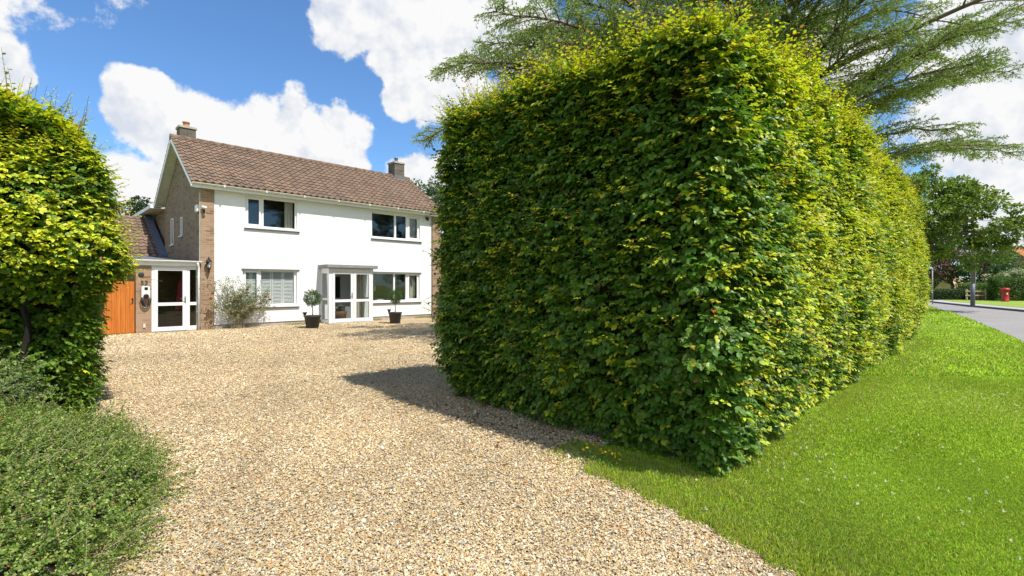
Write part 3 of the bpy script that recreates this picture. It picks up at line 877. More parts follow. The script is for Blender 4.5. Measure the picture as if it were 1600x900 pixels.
class Path:
    def __init__(s, pts, r):
        """plan polyline with corner radius r; outward normal is on the right-hand side of travel"""
        P = [np.array(p, float) for p in pts]; out = [P[0]]
        for i in range(1, len(P) - 1):
            a = norm(P[i - 1] - P[i]); c = norm(P[i + 1] - P[i])
            p0 = P[i] + a * r; p2 = P[i] + c * r
            for t in np.linspace(0, 1, 9): out.append((1 - t) ** 2 * p0 + 2 * t * (1 - t) * P[i] + t * t * p2)
        out.append(P[-1]); s.p = np.array(out)
        d = np.diff(s.p, axis=0); s.s = np.r_[0, np.cumsum(np.linalg.norm(d, axis=1))]; s.L = s.s[-1]
        g = np.gradient(s.p, s.s, axis=0); g = norm(g); s.n = np.c_[g[:, 1], -g[:, 0]]
    def at(s, x):
        p = np.c_[np.interp(x, s.s, s.p[:, 0]), np.interp(x, s.s, s.p[:, 1])]
        n = norm(np.c_[np.interp(x, s.s, s.n[:, 0]), np.interp(x, s.s, s.n[:, 1])]); return p, n


def hedge_surface(path, x, q, H, topr, Hf, of, inset=0, nz=.10, seed=5):
    """q: 0..H up the face, then over the rounded shoulder and inwards across the top"""
    p, n = path.at(x); qa = H - topr; arc = topr * math.pi / 2
    face = q < qa; ar = (q >= qa) & (q < qa + arc); th = np.clip((q - qa) / topr, 0, math.pi / 2)
    z = np.where(face, q, qa + topr * np.sin(th)); o = np.where(face, 0, -topr * (1 - np.cos(th)))
    o = o - np.clip(q - qa - arc, 0, None)
    nz_ = np.sin(th); no = np.cos(th)
    z = z * (Hf(x) / H); o = o + of(z, x)
    N = np.c_[n * no[:, None], nz_]; P = np.c_[p + n * o[:, None], z]
    d = nz * (sn(P, 3.2, seed) * .6 + sn(P, 8.5, seed + 1) * .5) - inset
    return P + N * d[:, None], N


def make_hedge(root, path, H, topw, Hf, of, density, yellow, seed, dark=(.092, .185, .02), nshoot=600, leaf=.068, facing=None, nz=.10, yc=(.46, .50, .025), topr=.35, stem_in=.48):
    loc = np.array(root.location)
    qmax = H + topw
    # inner thicket as a near-black sheet, its shade put into the colour
    nx, nq = int(path.L / .2) + 2, 26
    X, Q = np.meshgrid(np.linspace(0, path.L, nx), np.linspace(.12, qmax, nq), indexing='ij')
    P, N = hedge_surface(path, X.ravel(), Q.ravel(), H, topr, Hf, of, .26 if stem_in < .5 else .62, nz * .8, seed)
    i = np.arange(nx - 1)[:, None] * nq + np.arange(nq - 1)[None]; i = i.ravel()
    np_mesh('dark_inner_core', P - loc, [np.c_[i, i + nq, i + nq + 1, i + 1]], M['core'], root)
    # stems at the base
    ns = int(path.L / .3); xs = np.linspace(.1, path.L - .1, ns); p, n = path.at(xs)
    o_ = (of(np.full(ns, .4), xs) - stem_in)[:, None]; A = np.c_[p + n * (o_ - .08), np.full(ns, -.02)]; B = np.c_[p + n * o_ + rs.normal(size=(ns, 2)) * .08, np.full(ns, .7)]
    stick_mesh('stems', A - loc, B - loc, .022, .016, root, M['bark'], 6)
    parts = []
    # ---- main leaves: flat sprays of alternate leaves, shingled one over another
    up = np.array([0, 0, 1.])
    for (x0, x1, q0, q1, dens, tm) in density:
        m_ = 7; n_ = int((x1 - x0) * (q1 - q0) * dens / m_)
        x = ru(x0, x1, n_); q = ru(q0, q1, n_)
        dep = np.abs(rs.normal(size=n_)) * .09 + .03
        P, N = hedge_surface(path, x, q, H, topr, Hf, of, 0, nz, seed)
        gaps = sn(P * np.array([1, 1, 2.2]), 7.0, seed + 5) + .6 * rs.normal(size=n_) > -1.15
        P, N, dep, x = P[gaps], N[gaps], dep[gaps], x[gaps]; n_ = len(P)
        lat = norm(np.cross(N, up + rv(n_) * .1) * np.where(rs.uniform(size=n_) < .5, 1, -1)[:, None])
        D = norm(N * ru(.35, 1, n_)[:, None] + lat * ru(.1, 1, n_)[:, None] + rv(n_) * .25 - up * ru(-.15, .45, n_)[:, None] * (1 - N[:, 2:3]))
        Ls = ru(.12, .24, n_); P = P - N * dep[:, None] - D * (Ls * .5)[:, None]
        PN = norm(up * ru(.5, 1.0, n_)[:, None] + N * ru(.25, .85, n_)[:, None] + rv(n_) * .28)
        side = norm(np.cross(D, PN))
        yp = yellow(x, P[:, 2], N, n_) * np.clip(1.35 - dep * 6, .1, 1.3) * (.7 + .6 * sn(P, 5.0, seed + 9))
        isy = rs.uniform(size=n_) < yp; mid = rs.uniform(size=n_) < .3
        for k in range(m_):
            f = (k + .4) / m_; sg = 1 if k % 2 else -1
            pos = P + D * (Ls * f)[:, None]; pos[:, 2] = np.maximum(pos[:, 2], .03)
            T = D * .65 + side * sg * .85 * (1 - .6 * f) + rv(n_) * .22 - up * .12; Nn = PN + rv(n_) * .38
            L = leaf * ru(.55, 1.2, n_) * (1.05 - .25 * f)
            C = colvar(dark, n_, .35, .2); C[mid] = colvar((.14, .25, .02), mid.sum(), .25, .15)
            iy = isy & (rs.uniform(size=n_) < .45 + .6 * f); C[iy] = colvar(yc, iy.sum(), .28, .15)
            br = rs.uniform(size=n_) < .002; C[br] = colvar((.25, .10, .03), br.sum())
            parts.append(leaf_arrays(pos, T, Nn, L, L * .78, C, tm))
    n_ = int(path.L * qmax * 650); x = ru(0, path.L, n_); q = ru(.1, qmax, n_)
    P, N = hedge_surface(path, x, q, H, topr, Hf, of, .17, nz, seed); P = P + rv(n_) * .05
    L = leaf * ru(.8, 1.2, n_); parts.append(leaf_arrays(P, rv(n_) + N * .6, rv(n_) + N * .5 + up * .4, L, L * .8, colvar(dark, n_, .3), LEAF5))
    # ---- new shoots with lime leaves
    for (x0, x1, q0, q1, cnt, ln0, ln1, upb) in nshoot:
        x = ru(x0, x1, cnt); q = ru(q0, q1, cnt)
        P, N = hedge_surface(path, x, q, H, topr, Hf, of, .06, nz, seed)
        D = norm(N * ru(.5, 1, cnt)[:, None] + np.array([0, 0, 1.]) * ru(.1, 1, cnt)[:, None] * upb + rv(cnt) * .45)
        Ls = ru(ln0, ln1, cnt) * np.where(rs.uniform(size=cnt) < .12, 1.6, 1)
        E = P + D * Ls[:, None]
        sv, sf = prisms(P, E, .0035, .0015); parts.append((sv, sf, colvar((.17, .11, .05), len(sv), .1)))
        side = norm(np.cross(D, np.array([0, 0, 1.]) + rv(cnt) * .3))
        yel = rs.uniform(size=cnt) < .8
        m_ = 8
        for k in range(m_):
            f = .2 + .8 * (k + .5) / m_
            keep = rs.uniform(size=cnt) < .85
            pos = P + D * (Ls * f)[:, None]; sg = 1 if k % 2 else -1
            T = D * .6 + side * sg * .8 + rv(cnt) * .3 - np.array([0, 0, .25])
            Nn = np.array([0, 0, 1.]) + rv(cnt) * .4 + D * .2
            L = leaf * ru(.5, .95, cnt) * (1.0 - .35 * f)
            C = colvar((.12, .23, .022), cnt, .3, .2); C[yel] = colvar(yc, yel.sum(), .25, .2)
            tip = yel & (rs.uniform(size=cnt) < .10); C[tip] = colvar((.42, .22, .06), tip.sum(), .25, .1)
            parts.append(leaf_arrays(pos[keep], T[keep], Nn[keep], L[keep], L[keep] * .75, C[keep], LEAF8 if q1 < H * 3 else LEAF5))
    V, F, C = merge(parts)
    np_mesh('foliage', V - loc, F, M['leaf'], root, C, smooth=False)


# ---- big beech hedge on the right (L plan)
OX = np.array([1.57, 3.53])
def HP(u, v): return tuple(OX + U2 * u + V2 * v)
hedge = thing('beech_hedge', 'tall clipped beech hedge with dark left face and lime green sunlit right face', 'hedge', (*HP(.8, .8), 0))
pathR = Path([HP(2.1, 4.05), HP(.30, 4.05), HP(0, 0), HP(15.1, .15), HP(16.1, 1.7)], .36)
sL0 = 1.75; sC = sL0 + 3.95      # arc positions: left face from sL0 to sC, street face after
def ofR(z, x): return np.where(z < .9, -.18 * (1 - z / .9) ** 1.5, .06 * np.sin(z * 1.3))
def HfR(x): t = np.clip((x - sC + .3) / 3.6, 0, 1); return 3.62 + .40 * t * t * (3 - 2 * t) + .12 * np.exp(-((x - sC - 8) / 3) ** 2) + .22 * np.clip((sC - x) / 3, 0, 1) + .04 * np.sin(x * 1.7) + .04 * np.sin(x * 4.1) - .9 * np.clip((x - sC - 14.2) / 2.0, 0, 1)
def yelR(x, z, N, n):  # new growth weighted so sun on street face and top is in the colour
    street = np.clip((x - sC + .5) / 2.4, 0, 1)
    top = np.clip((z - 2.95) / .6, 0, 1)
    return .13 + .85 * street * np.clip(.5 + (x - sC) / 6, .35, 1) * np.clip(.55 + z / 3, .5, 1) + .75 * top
LQ = 3.62
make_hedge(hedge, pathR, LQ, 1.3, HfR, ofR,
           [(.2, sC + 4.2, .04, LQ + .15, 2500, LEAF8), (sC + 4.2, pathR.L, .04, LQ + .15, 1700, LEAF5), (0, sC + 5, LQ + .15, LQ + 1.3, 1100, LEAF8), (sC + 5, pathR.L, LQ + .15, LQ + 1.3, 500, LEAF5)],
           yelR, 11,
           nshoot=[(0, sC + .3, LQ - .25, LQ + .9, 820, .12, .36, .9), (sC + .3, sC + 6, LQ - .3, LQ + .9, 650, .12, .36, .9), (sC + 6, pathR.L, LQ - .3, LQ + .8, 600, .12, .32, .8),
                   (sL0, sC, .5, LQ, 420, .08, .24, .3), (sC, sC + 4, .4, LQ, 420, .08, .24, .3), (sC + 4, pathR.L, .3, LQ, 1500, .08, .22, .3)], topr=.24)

# ---- left hedge beside the drive
OLh = np.array([-4.32, 5.72])
def HL(u, v): return tuple(OLh + U2 * u + V2 * v)
hedgeL = thing('beech_hedge', 'beech hedge left of the gravel drive with yellow green top and shaded base', 'hedge', (*HL(-.8, 1.2), 0))
pathL = Path([HL(-2.6, 3.6), HL(-2.6, 0), HL(0, 0), HL(-.3, 3.6)], .5)
def ofL(z, x):
    front = np.clip((6.9 - x) / 2.0, 0, 1)
    low = np.clip((1.7 - z) / .45, 0, 1) ** .8
    return -(.24 + .50 * front) * low + .08 * np.sin(z * 2) - np.where(z > 2.0, .20 * (z - 2.0), 0)
def HfL(x): return 3.55 + .10 * np.sin(x * 1.9 + 1)
def yelL(x, z, N, n): return .06 + 1.25 * np.clip((z - 1.25) / 1.1, 0, 1) + .25 * np.clip(x - 5.9, 0, 1)  # base shade and lit upper part put into the leaf colour by height
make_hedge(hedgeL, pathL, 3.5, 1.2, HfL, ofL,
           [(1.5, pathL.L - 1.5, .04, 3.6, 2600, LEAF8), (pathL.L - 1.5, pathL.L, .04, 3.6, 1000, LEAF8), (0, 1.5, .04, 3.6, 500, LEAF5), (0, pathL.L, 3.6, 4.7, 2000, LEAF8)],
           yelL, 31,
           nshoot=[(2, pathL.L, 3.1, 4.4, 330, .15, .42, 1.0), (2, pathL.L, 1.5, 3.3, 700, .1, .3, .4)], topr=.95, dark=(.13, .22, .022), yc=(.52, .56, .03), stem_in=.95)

# ------------------------------------------------------------------ cotoneaster
def in_poly(x, y, poly):
    c = np.zeros(len(x), bool); n = len(poly)
    for i in range(n):
        x0, y0 = poly[i]; x1, y1 = poly[(i + 1) % n]
        k = ((y0 > y) != (y1 > y)) & (x < (x1 - x0) * (y - y0) / (y1 - y0 + 1e-12) + x0); c ^= k
    return c


def mound(root, fh, bbox, nsp, leaf, cols, seed, spl=(.14, .36), nl=26, red=.02, spray_up=.5, tm=LEAF4):
    loc = np.array(root.location)
    # core surface: inner thicket with the shade in its near-black colour
    g = 46; xs = np.linspace(bbox[0], bbox[1], g); ys = np.linspace(bbox[2], bbox[3], g); X, Y = np.meshgrid(xs, ys, indexing='ij')
    Z = fh(X.ravel(), Y.ravel()) - .12
    i = (np.arange(g - 1)[:, None] * g + np.arange(g - 1)[None]).ravel(); F = np.c_[i, i + g, i + g + 1, i + 1]
    keep = (Z[F] > -.1).any(1)
    np_mesh('dark_inner_core', np.c_[X.ravel(), Y.ravel(), np.maximum(Z, -.02)] - loc, [F[keep]], M['core'], root)
    x = ru(bbox[0], bbox[1], nsp * 3); y = ru(bbox[2], bbox[3], nsp * 3); h = fh(x, y); ok = h > .03
    x, y, h = x[ok][:nsp], y[ok][:nsp], h[ok][:nsp]; n = len(x)
    e = .05; gx = (fh(x + e, y) - fh(x - e, y)) / (2 * e); gy = (fh(x, y + e) - fh(x, y - e)) / (2 * e)
    N = norm(np.c_[-gx, -gy, np.ones(n)])
    P = np.c_[x, y, h] - N * ru(.02, .14, n)[:, None]; P[:, 2] = np.maximum(P[:, 2], .02)
    D = norm(N * ru(.0, .6, n)[:, None] + rv(n) * 1.1 + np.array([0, 0, spray_up * .4])); D[:, 2] = np.abs(D[:, 2]) * .8 - .05; D = norm(D)
    Ls = ru(spl[0], spl[1], n); E = P + D * Ls[:, None]; side = norm(np.cross(D, N + rv(n) * .3)); parts = []
    for k in range(nl):
        f = .1 + .9 * (k + .5) / nl; pos = P + D * (Ls * f)[:, None]; pos[:, 2] -= .10 * Ls * f * f; sg = 1 if k % 2 else -1
        T = D * .6 + side * sg * .9 + rv(n) * .5; Nn = N + rv(n) * .6
        L = leaf * ru(.6, 1.2, n); C = colvar(cols[0], n, .35, .2)
        m2 = rs.uniform(size=n) < .35; C[m2] = colvar(cols[1], m2.sum(), .3, .15)
        m3 = rs.uniform(size=n) < red; C[m3] = colvar((.36, .15, .07), m3.sum(), .3)
        parts.append(leaf_arrays(pos, T, Nn, L, L * .78, C, tm))
    V, F, C = merge(parts); np_mesh('foliage', V - loc, F, M['leaf'], root, C)
    kk = rs.uniform(size=n) < .22; tw = stick_mesh('twigs', (P - loc)[kk], (E - loc)[kk], .0022, .001, root, M['fencewood']); tw['kind'] = 'stuff'


COT = [(-1.05, 1.2), (-1.85, 2.0), (-2.02, 2.5), (-2.20, 3.0), (-2.50, 3.6), (-3.05, 4.2), (-3.6, 4.7), (-4.3, 5.1), (-6.5, 4.8), (-7.5, 1.0), (-3, .6)]
cx = np.array([p[0] for p in COT]); cy = np.array([p[1] for p in COT])
def dist_poly(x, y, poly):
    d = np.full(len(x), 9.); n = len(poly)
    for i in range(n):
        a = np.array(poly[i]); b_ = np.array(poly[(i + 1) % n]); ab = b_ - a
        t = np.clip(((x - a[0]) * ab[0] + (y - a[1]) * ab[1]) / (ab @ ab), 0, 1)
        d = np.minimum(d, np.hypot(x - a[0] - ab[0] * t, y - a[1] - ab[1] * t))
    return np.where(in_poly(x, y, poly), d, -d)
def fcot(x, y):
    d = dist_poly(x, y, COT); P = np.c_[x, y, x * 0]
    h = .36 * np.clip(d / .75, 0, 1) ** .55 + .05 * np.clip(d - .8, 0, 1.5) + .07 * sn(P, 3, 51) + .04 * sn(P, 8, 52)
    return np.where(d > 0, np.maximum(h, .04), -.3)
cot = thing('cotoneaster_shrub', 'low spreading small leaved shrub spilling onto the gravel in the left foreground', 'shrub', (-3.6, 3.2, 0))
mound(cot, fcot, (-6.2, -.8, 1.0, 5.2), 12500, .0185, [(.125, .20, .03), (.29, .36, .08)], 41, spl=(.12, .34), nl=28, red=.014)
def fsh(x, y):
    r = np.hypot((x + 5.75), (y - 5.0)); P = np.c_[x, y, x * 0]
    return np.where(r < .75, .72 * np.sqrt(np.clip(1 - (r / .75) ** 2, 0, 1)) ** .8 + .05 * sn(P, 6, 61), -.3)
sh = thing('small_shrub', 'bluish green small leaved shrub at the left edge below the hedge', 'shrub', (-5.35, 4.75, 0))
mound(sh, fsh, (-6.4, -4.3, 3.7, 5.8), 1300, .026, [(.12, .19, .05), (.20, .27, .08)], 42, nl=20, red=0)
# ------------------------------------------------------------------ gravel stones, grass
def gravel_stones():
    n = 440000; nf = 260000
    Z = 2.2 + 6.3 * rs.uniform(size=n) ** 1.35; X = ru(-1, 1, n) * (Z * 1.05)
    Z = np.r_[Z, 6.6 + 13.4 * rs.uniform(size=nf) ** 1.15]; X = np.r_[X, ru(-.85, .05, nf) * Z[n:]]
    rmp = np.clip((Z - 6.6) / 1.9, 0, 1) + rs.normal(size=len(Z)) * .02; keep = np.where(np.arange(len(Z)) < n, rs.uniform(size=len(Z)) > rmp, rs.uniform(size=len(Z)) < rmp)
    k = keep & in_poly(X, Z, gravel_poly) & (dist_poly(X, Z, COT) < .25); X, Z = X[k], Z[k]; n = len(X)
    sz = rs.lognormal(0, .32, n) * .0046 * (1 + .085 * Z)
    base = np.array([(1, 0, 0), (-.9, .25, 0), (0, 1, .1), (.1, -.9, 0), (.1, 0, .8), (0, 0, -.6)], float)
    V = base[None] * (1 + rs.uniform(-.35, .35, (n, 6, 3)))
    a = ru(0, 6.28, n); tl = rs.normal(size=(n, 2)) * .35
    V *= np.stack([ru(.9, 1.5, n), ru(.7, 1.1, n), ru(.5, .95, n)], 1)[:, None, :]
    V[:, :, 2] += V[:, :, 0] * tl[:, :1] + V[:, :, 1] * tl[:, 1:]
    ca, sa = np.cos(a)[:, None], np.sin(a)[:, None]
    x = V[:, :, 0] * ca - V[:, :, 1] * sa; y = V[:, :, 0] * sa + V[:, :, 1] * ca
    V = np.stack([x, y, V[:, :, 2]], 2) * sz[:, None, None] + np.stack([X, Z, .006 + sz * .3 + ru(0, .008, n)], 1)[:, None, :]
    f = np.array([(0, 2, 4), (2, 1, 4), (1, 3, 4), (3, 0, 4), (2, 0, 5), (1, 2, 5), (3, 1, 5), (0, 3, 5)])
    F = (f[None] + (np.arange(n) * 6)[:, None, None]).reshape(-1, 3)
    pal = np.array([(.60, .49, .34), (.70, .62, .48), (.52, .35, .17), (.62, .44, .24), (.78, .74, .66), (.36, .33, .30), (.16, .14, .13), (.46, .22, .10), (.55, .50, .42)])
    w = np.array([.24, .18, .10, .14, .12, .07, .05, .03, .07]); c = pal[rs.choice(9, n, p=w / w.sum())] * np.array([1, .955, .80]) * ru(.72, 1.04, n)[:, None] * (1 + .10 * sn(np.c_[X, Z, X * 0], 1.3, 99) + .06 * sn(np.c_[X, Z, X * 0], 4.3, 98))[:, None]
    xc = -.35 - .44 * (Z - 2.0) - .0 * Z; dx = (X - xc) * .9; band = np.exp(-((np.abs(dx) - .78 + .1 * np.sin(Z * 1.3)) / .24) ** 2)
    c = c * (1 - .15 * band * (.7 + .3 * sn(np.c_[X, Z, X * 0], 3, 97)))[:, None]
    o = np_mesh('gravel_stones', V.reshape(-1, 3), [F], M['stone'], None, np.repeat(np.clip(c, 0, .9), 6, 0))
    tag(o, 'loose cream and orange flint gravel chips on the drive', 'gravel', kind='stuff')
gravel_stones()

LAWN = EDGE + [(.78, 4.5), (1.4, 5.0), HP(.35, .25), HP(15.5, .5), (16, 20), (29, 34)] + ROADN[::-1][3:]
def grass():
    parts = []
    for (z0, z1, n, L0, W0) in ((1.9, 4.2, 300000, .017, .0026), (4.2, 8, 220000, .022, .0042), (8, 18, 120000, .05, .010), (18, 36, 60000, .07, .02)):
        Z = ru(z0, z1, n); X = Z * ru(.15, 1.12, n)
        d = dist_poly(X, Z, EDGE[::-1] + [(30, -1.5), (30, 3.5), (10, 8)][:0]) if False else None
        k = in_poly(X, Z, LAWN); X, Z = X[k], Z[k]; m_ = len(X)
        P = np.c_[X, Z, np.full(m_, .0)]
        T = norm(np.array([0, 0, 1.]) + rs.normal(size=(m_, 3)) * np.array([.55, .55, .1])); Nn = rv(m_) * np.array([1, 1, .2])
        L = L0 * ru(.55, 1.5, m_) * (1 + .35 * sn(P, 1.5, 77)); L = np.maximum(L, .012)
        C = colvar((.43, .57, .06), m_, .42, .22) * (1 + .16 * sn(P, 1.1, 201) + .10 * sn(P, 4.5, 202))[:, None]
        pale = rs.uniform(size=m_) < .14 + .16 * sn(P, 1.7, 78); C[pale] = colvar((.50, .49, .17), pale.sum(), .2)
        dk = rs.uniform(size=m_) < .3; C[dk] = colvar((.20, .33, .03), dk.sum(), .25)
        parts.append(leaf_arrays(P, T, Nn, L, W0 * ru(.7, 1.4, m_) * 2, C, LEAF4))
    # longer ragged grass along the gravel edge and the hedge foot
    n = 26000; t = ru(0, 1, n)
    e = np.array(EDGE[1:]); s_ = np.r_[0, np.cumsum(np.linalg.norm(np.diff(e, axis=0), axis=1))]; q = t * s_[-1]
    X = np.interp(q, s_, e[:, 0]) + np.abs(rs.normal(size=n)) * .14 - .03 + .03 * np.sin(q * 21); Y = np.interp(q, s_, e[:, 1]) + rs.normal(size=n) * .05
    n2 = 26000; uu = ru(-.2, 14.5, n2) ; pp = OX[None] + U2[None] * uu[:, None] + V2[None] * (.15 - np.abs(rs.normal(size=n2)) * .22)[:, None]
    n3 = 9000; vv = ru(-.2, 1.5, n3); p3 = OX[None] + V2[None] * vv[:, None] + U2[None] * (.15 - np.abs(rs.normal(size=n3)) * .22)[:, None]
    X = np.r_[X, pp[:, 0], p3[:, 0]]; Y = np.r_[Y, pp[:, 1], p3[:, 1]]; n = len(X)
    P = np.c_[X, Y, np.zeros(n)]; T = norm(np.array([0, 0, 1.]) + rs.normal(size=(n, 3)) * np.array([.5, .5, .1]))
    L = ru(.015, .055, n); C = colvar((.36, .46, .05), n, .35, .2); pl = rs.uniform(size=n) < .2; C[pl] = colvar((.33, .30, .13), pl.sum(), .2)
    parts.append(leaf_arrays(P, T, rv(n), L, L * .09 + .003, C, LEAF4))
    V, F, C = merge(parts)
    tag(np_mesh('lawn_grass', V, F, M['grass'], None, C), 'short mown bright green grass between hedge and road', 'grass', kind='stuff')
grass()
def litter():
    n = 420; v = ru(-.3, 4.3, n); d = np.abs(rs.normal(size=n)) * .35
    P = OX[None] + V2[None] * v[:, None] - U2[None] * (d - .25)[:, None]; P = np.c_[P, np.full(n, .018)]
    k = in_poly(P[:, 0], P[:, 1], gravel_poly); P = P[k]; n = len(P)
    T = rv(n) * np.array([1, 1, .15]); Nn = np.array([0, 0, 1.]) + rv(n) * .4
    V, F, C = leaf_arrays(P, T, Nn, ru(.025, .06, n), ru(.018, .04, n), colvar((.22, .12, .05), n, .5, .2), LEAF5)
    tag(np_mesh('fallen_leaves', V, F, M['leaf'], None, C), 'dry brown fallen leaves on the gravel along the big hedge', 'leaves', kind='stuff')
litter()
def clover():
    n = 1300; Z = ru(2.6, 16, n); X = Z * ru(.3, 1.1, n); P = np.c_[X, Z, X * 0]
    k = in_poly(X, Z, LAWN) & (sn(P, 1.3, 90) + rs.uniform(size=n) * .8 > .55); X, Z = X[k], Z[k]; n = len(X)
    parts = []
    for j in range(9):
        T = rv(n); T[:, 2] = np.abs(T[:, 2]) + .2
        parts.append(leaf_arrays(np.c_[X, Z, ru(.03, .045, n)], T, rv(n), .013, .009, colvar((.72, .70, .62), n, .1, .05), LEAF4))
    V, F, C = merge(parts); tag(np_mesh('clover_flowers', V, F, M['leaf'], None, C), 'tiny white clover flowers dotted over the lawn', 'flowers', kind='stuff')
clover()
def weeds(name, label, pts, cols, hmax, flower=None, cnt=60, lf=.05):
    loc = np.array([pts[0][0], pts[0][1], 0]); root = thing(name, label, 'weeds', tuple(loc)); parts = []
    for (x, y, r) in pts:
        n = cnt; P = np.c_[x + rs.normal(size=n) * r, y + rs.normal(size=n) * r, ru(0, hmax * .6, n)]
        T = norm(rv(n) * .8 + np.array([0, 0, .8])); L = lf * ru(.5, 1.3, n)
        parts.append(leaf_arrays(P, T, rv(n) + np.array([0, 0, .6]), L, L * .45, colvar(cols, n, .3), LEAF4))
        if flower:
            n = 6; P = np.c_[x + rs.normal(size=n) * r, y + rs.normal(size=n) * r, ru(hmax * .8, hmax * 1.3, n)]
            for j in range(6): parts.append(leaf_arrays(P, rv(n) + np.array([0, 0, .4]), rv(n), .016, .014, colvar(flower, n, .1), LEAF4))
    V, F, C = merge(parts); np_mesh('foliage', V - loc, F, M['leaf'], root, C); return root
weeds('wild_flowers', 'yellow flowered weeds on the gravel at the foot of the big hedge', [(.74, 4.1, .05), (.62, 4.22, .05), (.83, 3.98, .04)], (.10, .19, .03), .10, (.75, .60, .02), 40, .035)

# ------------------------------------------------------------------ pots with standard trees by the porch
def planter(px, py, s, small, lab, lab2, sc, ang):
    lx = np.array([px, py, 0])
    r = thing('planter', lab, 'plant pot', (px, py, 0), ang, 'charcoal planters beside the porch')
    MB().lathe([(.19 * s, .0), (.20 * s, .01), (.265 * s, .40), (.285 * s, .405), (.29 * s, .44), (.28 * s, .455), (.255 * s, .45), (.25 * s, .38)], 0, 0, 32, True, False).build('pot', M['darkpot'], r, True)
    MB().lathe([(.001, .40), (.252 * s, .395)], 0, 0, 24, False, False).build('soil', M['soil'], r)
    t = thing('standard_tree', lab2, 'tree', (px, py, .38), 0, 'clipped bay trees in the planters')
    MB().tube([(0, 0, 0), (.01, .005, .2), (-.006, 0, .42), (0, .004, .62)], [.018, .016, .015, .012], 8).build('trunk', M['bark'], t, True)
    mb = MB()
    for i in range(14):
        d = rv(1)[0]; d[2] = abs(d[2]); mb.tube([(0, 0, .5), tuple(d * .12 * sc + np.array([0, 0, .6])), tuple(d * .22 * sc + np.array([0, 0, .66]))], [.007, .005, .003], 4)
    mb.build('branches', M['twig'], t)
    n = 1500; D = rv(n); rad = .24 * sc * ru(.55, 1.05, n) * (1 + .1 * sn(D, 6, int(px * 10) % 50))
    P = D * rad[:, None] + np.array([0, 0, .68]); L = .06 * ru(.7, 1.2, n); C = colvar((.06, .13, .035), n, .35)
    m2 = rs.uniform(size=n) < .3; C[m2] = colvar((.13, .20, .08), m2.sum(), .2)
    V, F, C = leaf_arrays(P, D + rv(n) * .7, D + rv(n) * .9, L, L * .42, C, LEAF5); np_mesh('crown', V, F, M['leaf'], t, C)
    sx, sy, sz = small
    c = thing('candle_holder', 'small black cup on the left rim of the ' + ('left' if px < -6 else 'right') + ' planter', 'pot', (px + sx, py + sy, sz))
    MB().lathe([(.035, 0), (.05, .06), (.075, .10), (.08, .12), (.06, .125), (.04, .05)], 0, 0, 16).build('cup', M['black'], c, True)
    MB().lathe([(.05, 0), (.05, .008)], 0, 0, 16).build('saucer', M['steel'], c, True)
planter(-6.97, 17.1, 1.0, (-.20, -.16, .45), 'charcoal tapered planter with a bay tree left of the porch doors', 'small round clipped bay tree in the planter left of the porch', 1.12, 0)
planter(-4.57, 19.15, .93, (-.20, -.14, .45), 'charcoal tapered planter with a bay tree under the right window', 'small round clipped bay tree in the planter right of the porch', 1.0, .6)

# things behind the right-hand window
def HW(u, v, h): return tuple(np.array(HO) + np.array([*(U2 * u + V2 * v), h]))
vs = thing('twig_vase', 'slim vase of pale blossom twigs standing inside the lower right window', 'vase', HW(6.62, .45, .74), TH)
MB().lathe([(.04, 0), (.05, .02), (.035, .25), (.025, .35), (.035, .37)], 0, 0, 16).build('vase', M['darkpot'], vs, True)
mb = MB(); pts = []
for i in range(9):
    a = random.uniform(0, 6.28); h = random.uniform(.7, 1.0); d = random.uniform(.05, .15); e = (math.cos(a) * d, math.sin(a) * d, h)
    mb.tube([(0, 0, .3), (e[0] * .3, e[1] * .3, .55), e], [.006, .004, .002], 5); pts += [np.array(e) - np.array([0, 0, k * .06]) for k in range(4)]
mb.build('twigs', M['twig'], vs)
P = np.repeat(np.array(pts), 7, 0) + rs.normal(size=(len(pts) * 7, 3)) * .012
V, F, C = leaf_arrays(P, rv(len(P)), rv(len(P)), .045, .03, colvar((.6, .5, .4), len(P), .15), LEAF4); np_mesh('blossom', V, F, M['leaf'], vs, C)
tb = thing('side_table', 'low wooden table just inside the lower right window', 'table', HW(7.3, .6, .15), TH)
MB().box(-.95, .95, -.25, .25, .56, .59, .004).build('table_top', M['darkwood'], tb)
for a in (-.88, .84):
    for c in (-.22, .18): MB().box(a, a + .04, c, c + .04, 0, .56).build('leg', M['darkwood'], tb)
for u_, w_, lb in ((6.98, .3, 'white storage box beside the twig vase inside the lower right window'), (7.95, .22, 'smaller white box at the right end of the table inside the window')):
    bx = thing('storage_box', lb, 'box', HW(u_, .55, .742), TH, 'white boxes behind the window')
    MB().box(-w_ / 2, w_ / 2, -.12, .12, 0, .12, .01).build('box_body', M['white'], bx)
    MB().box(-w_ / 2 - .01, w_ / 2 + .01, -.13, .13, .121, .15, .008).build('lid', M['white'], bx)
bk = thing('log_basket', 'brown wicker log basket on the floor inside the front porch', 'basket', HW(4.72, -.36, .056), TH)
MB().lathe([(.18, 0), (.22, .02), (.25, .3), (.27, .42), (.25, .42), (.22, .1)], 0, 0, 24).build('basket', M['wicker'], bk, True)
mb = MB()
for i in range(14):
    a = random.uniform(-.13, .13); z = random.uniform(.35, .62); y = random.uniform(-.12, .12)
    mb.tube([(a - .1, y, z), (a + .1, y + random.uniform(-.05, .05), z + random.uniform(-.05, .05))], .035, 8)
mb.build('logs', M['bark'], bk)

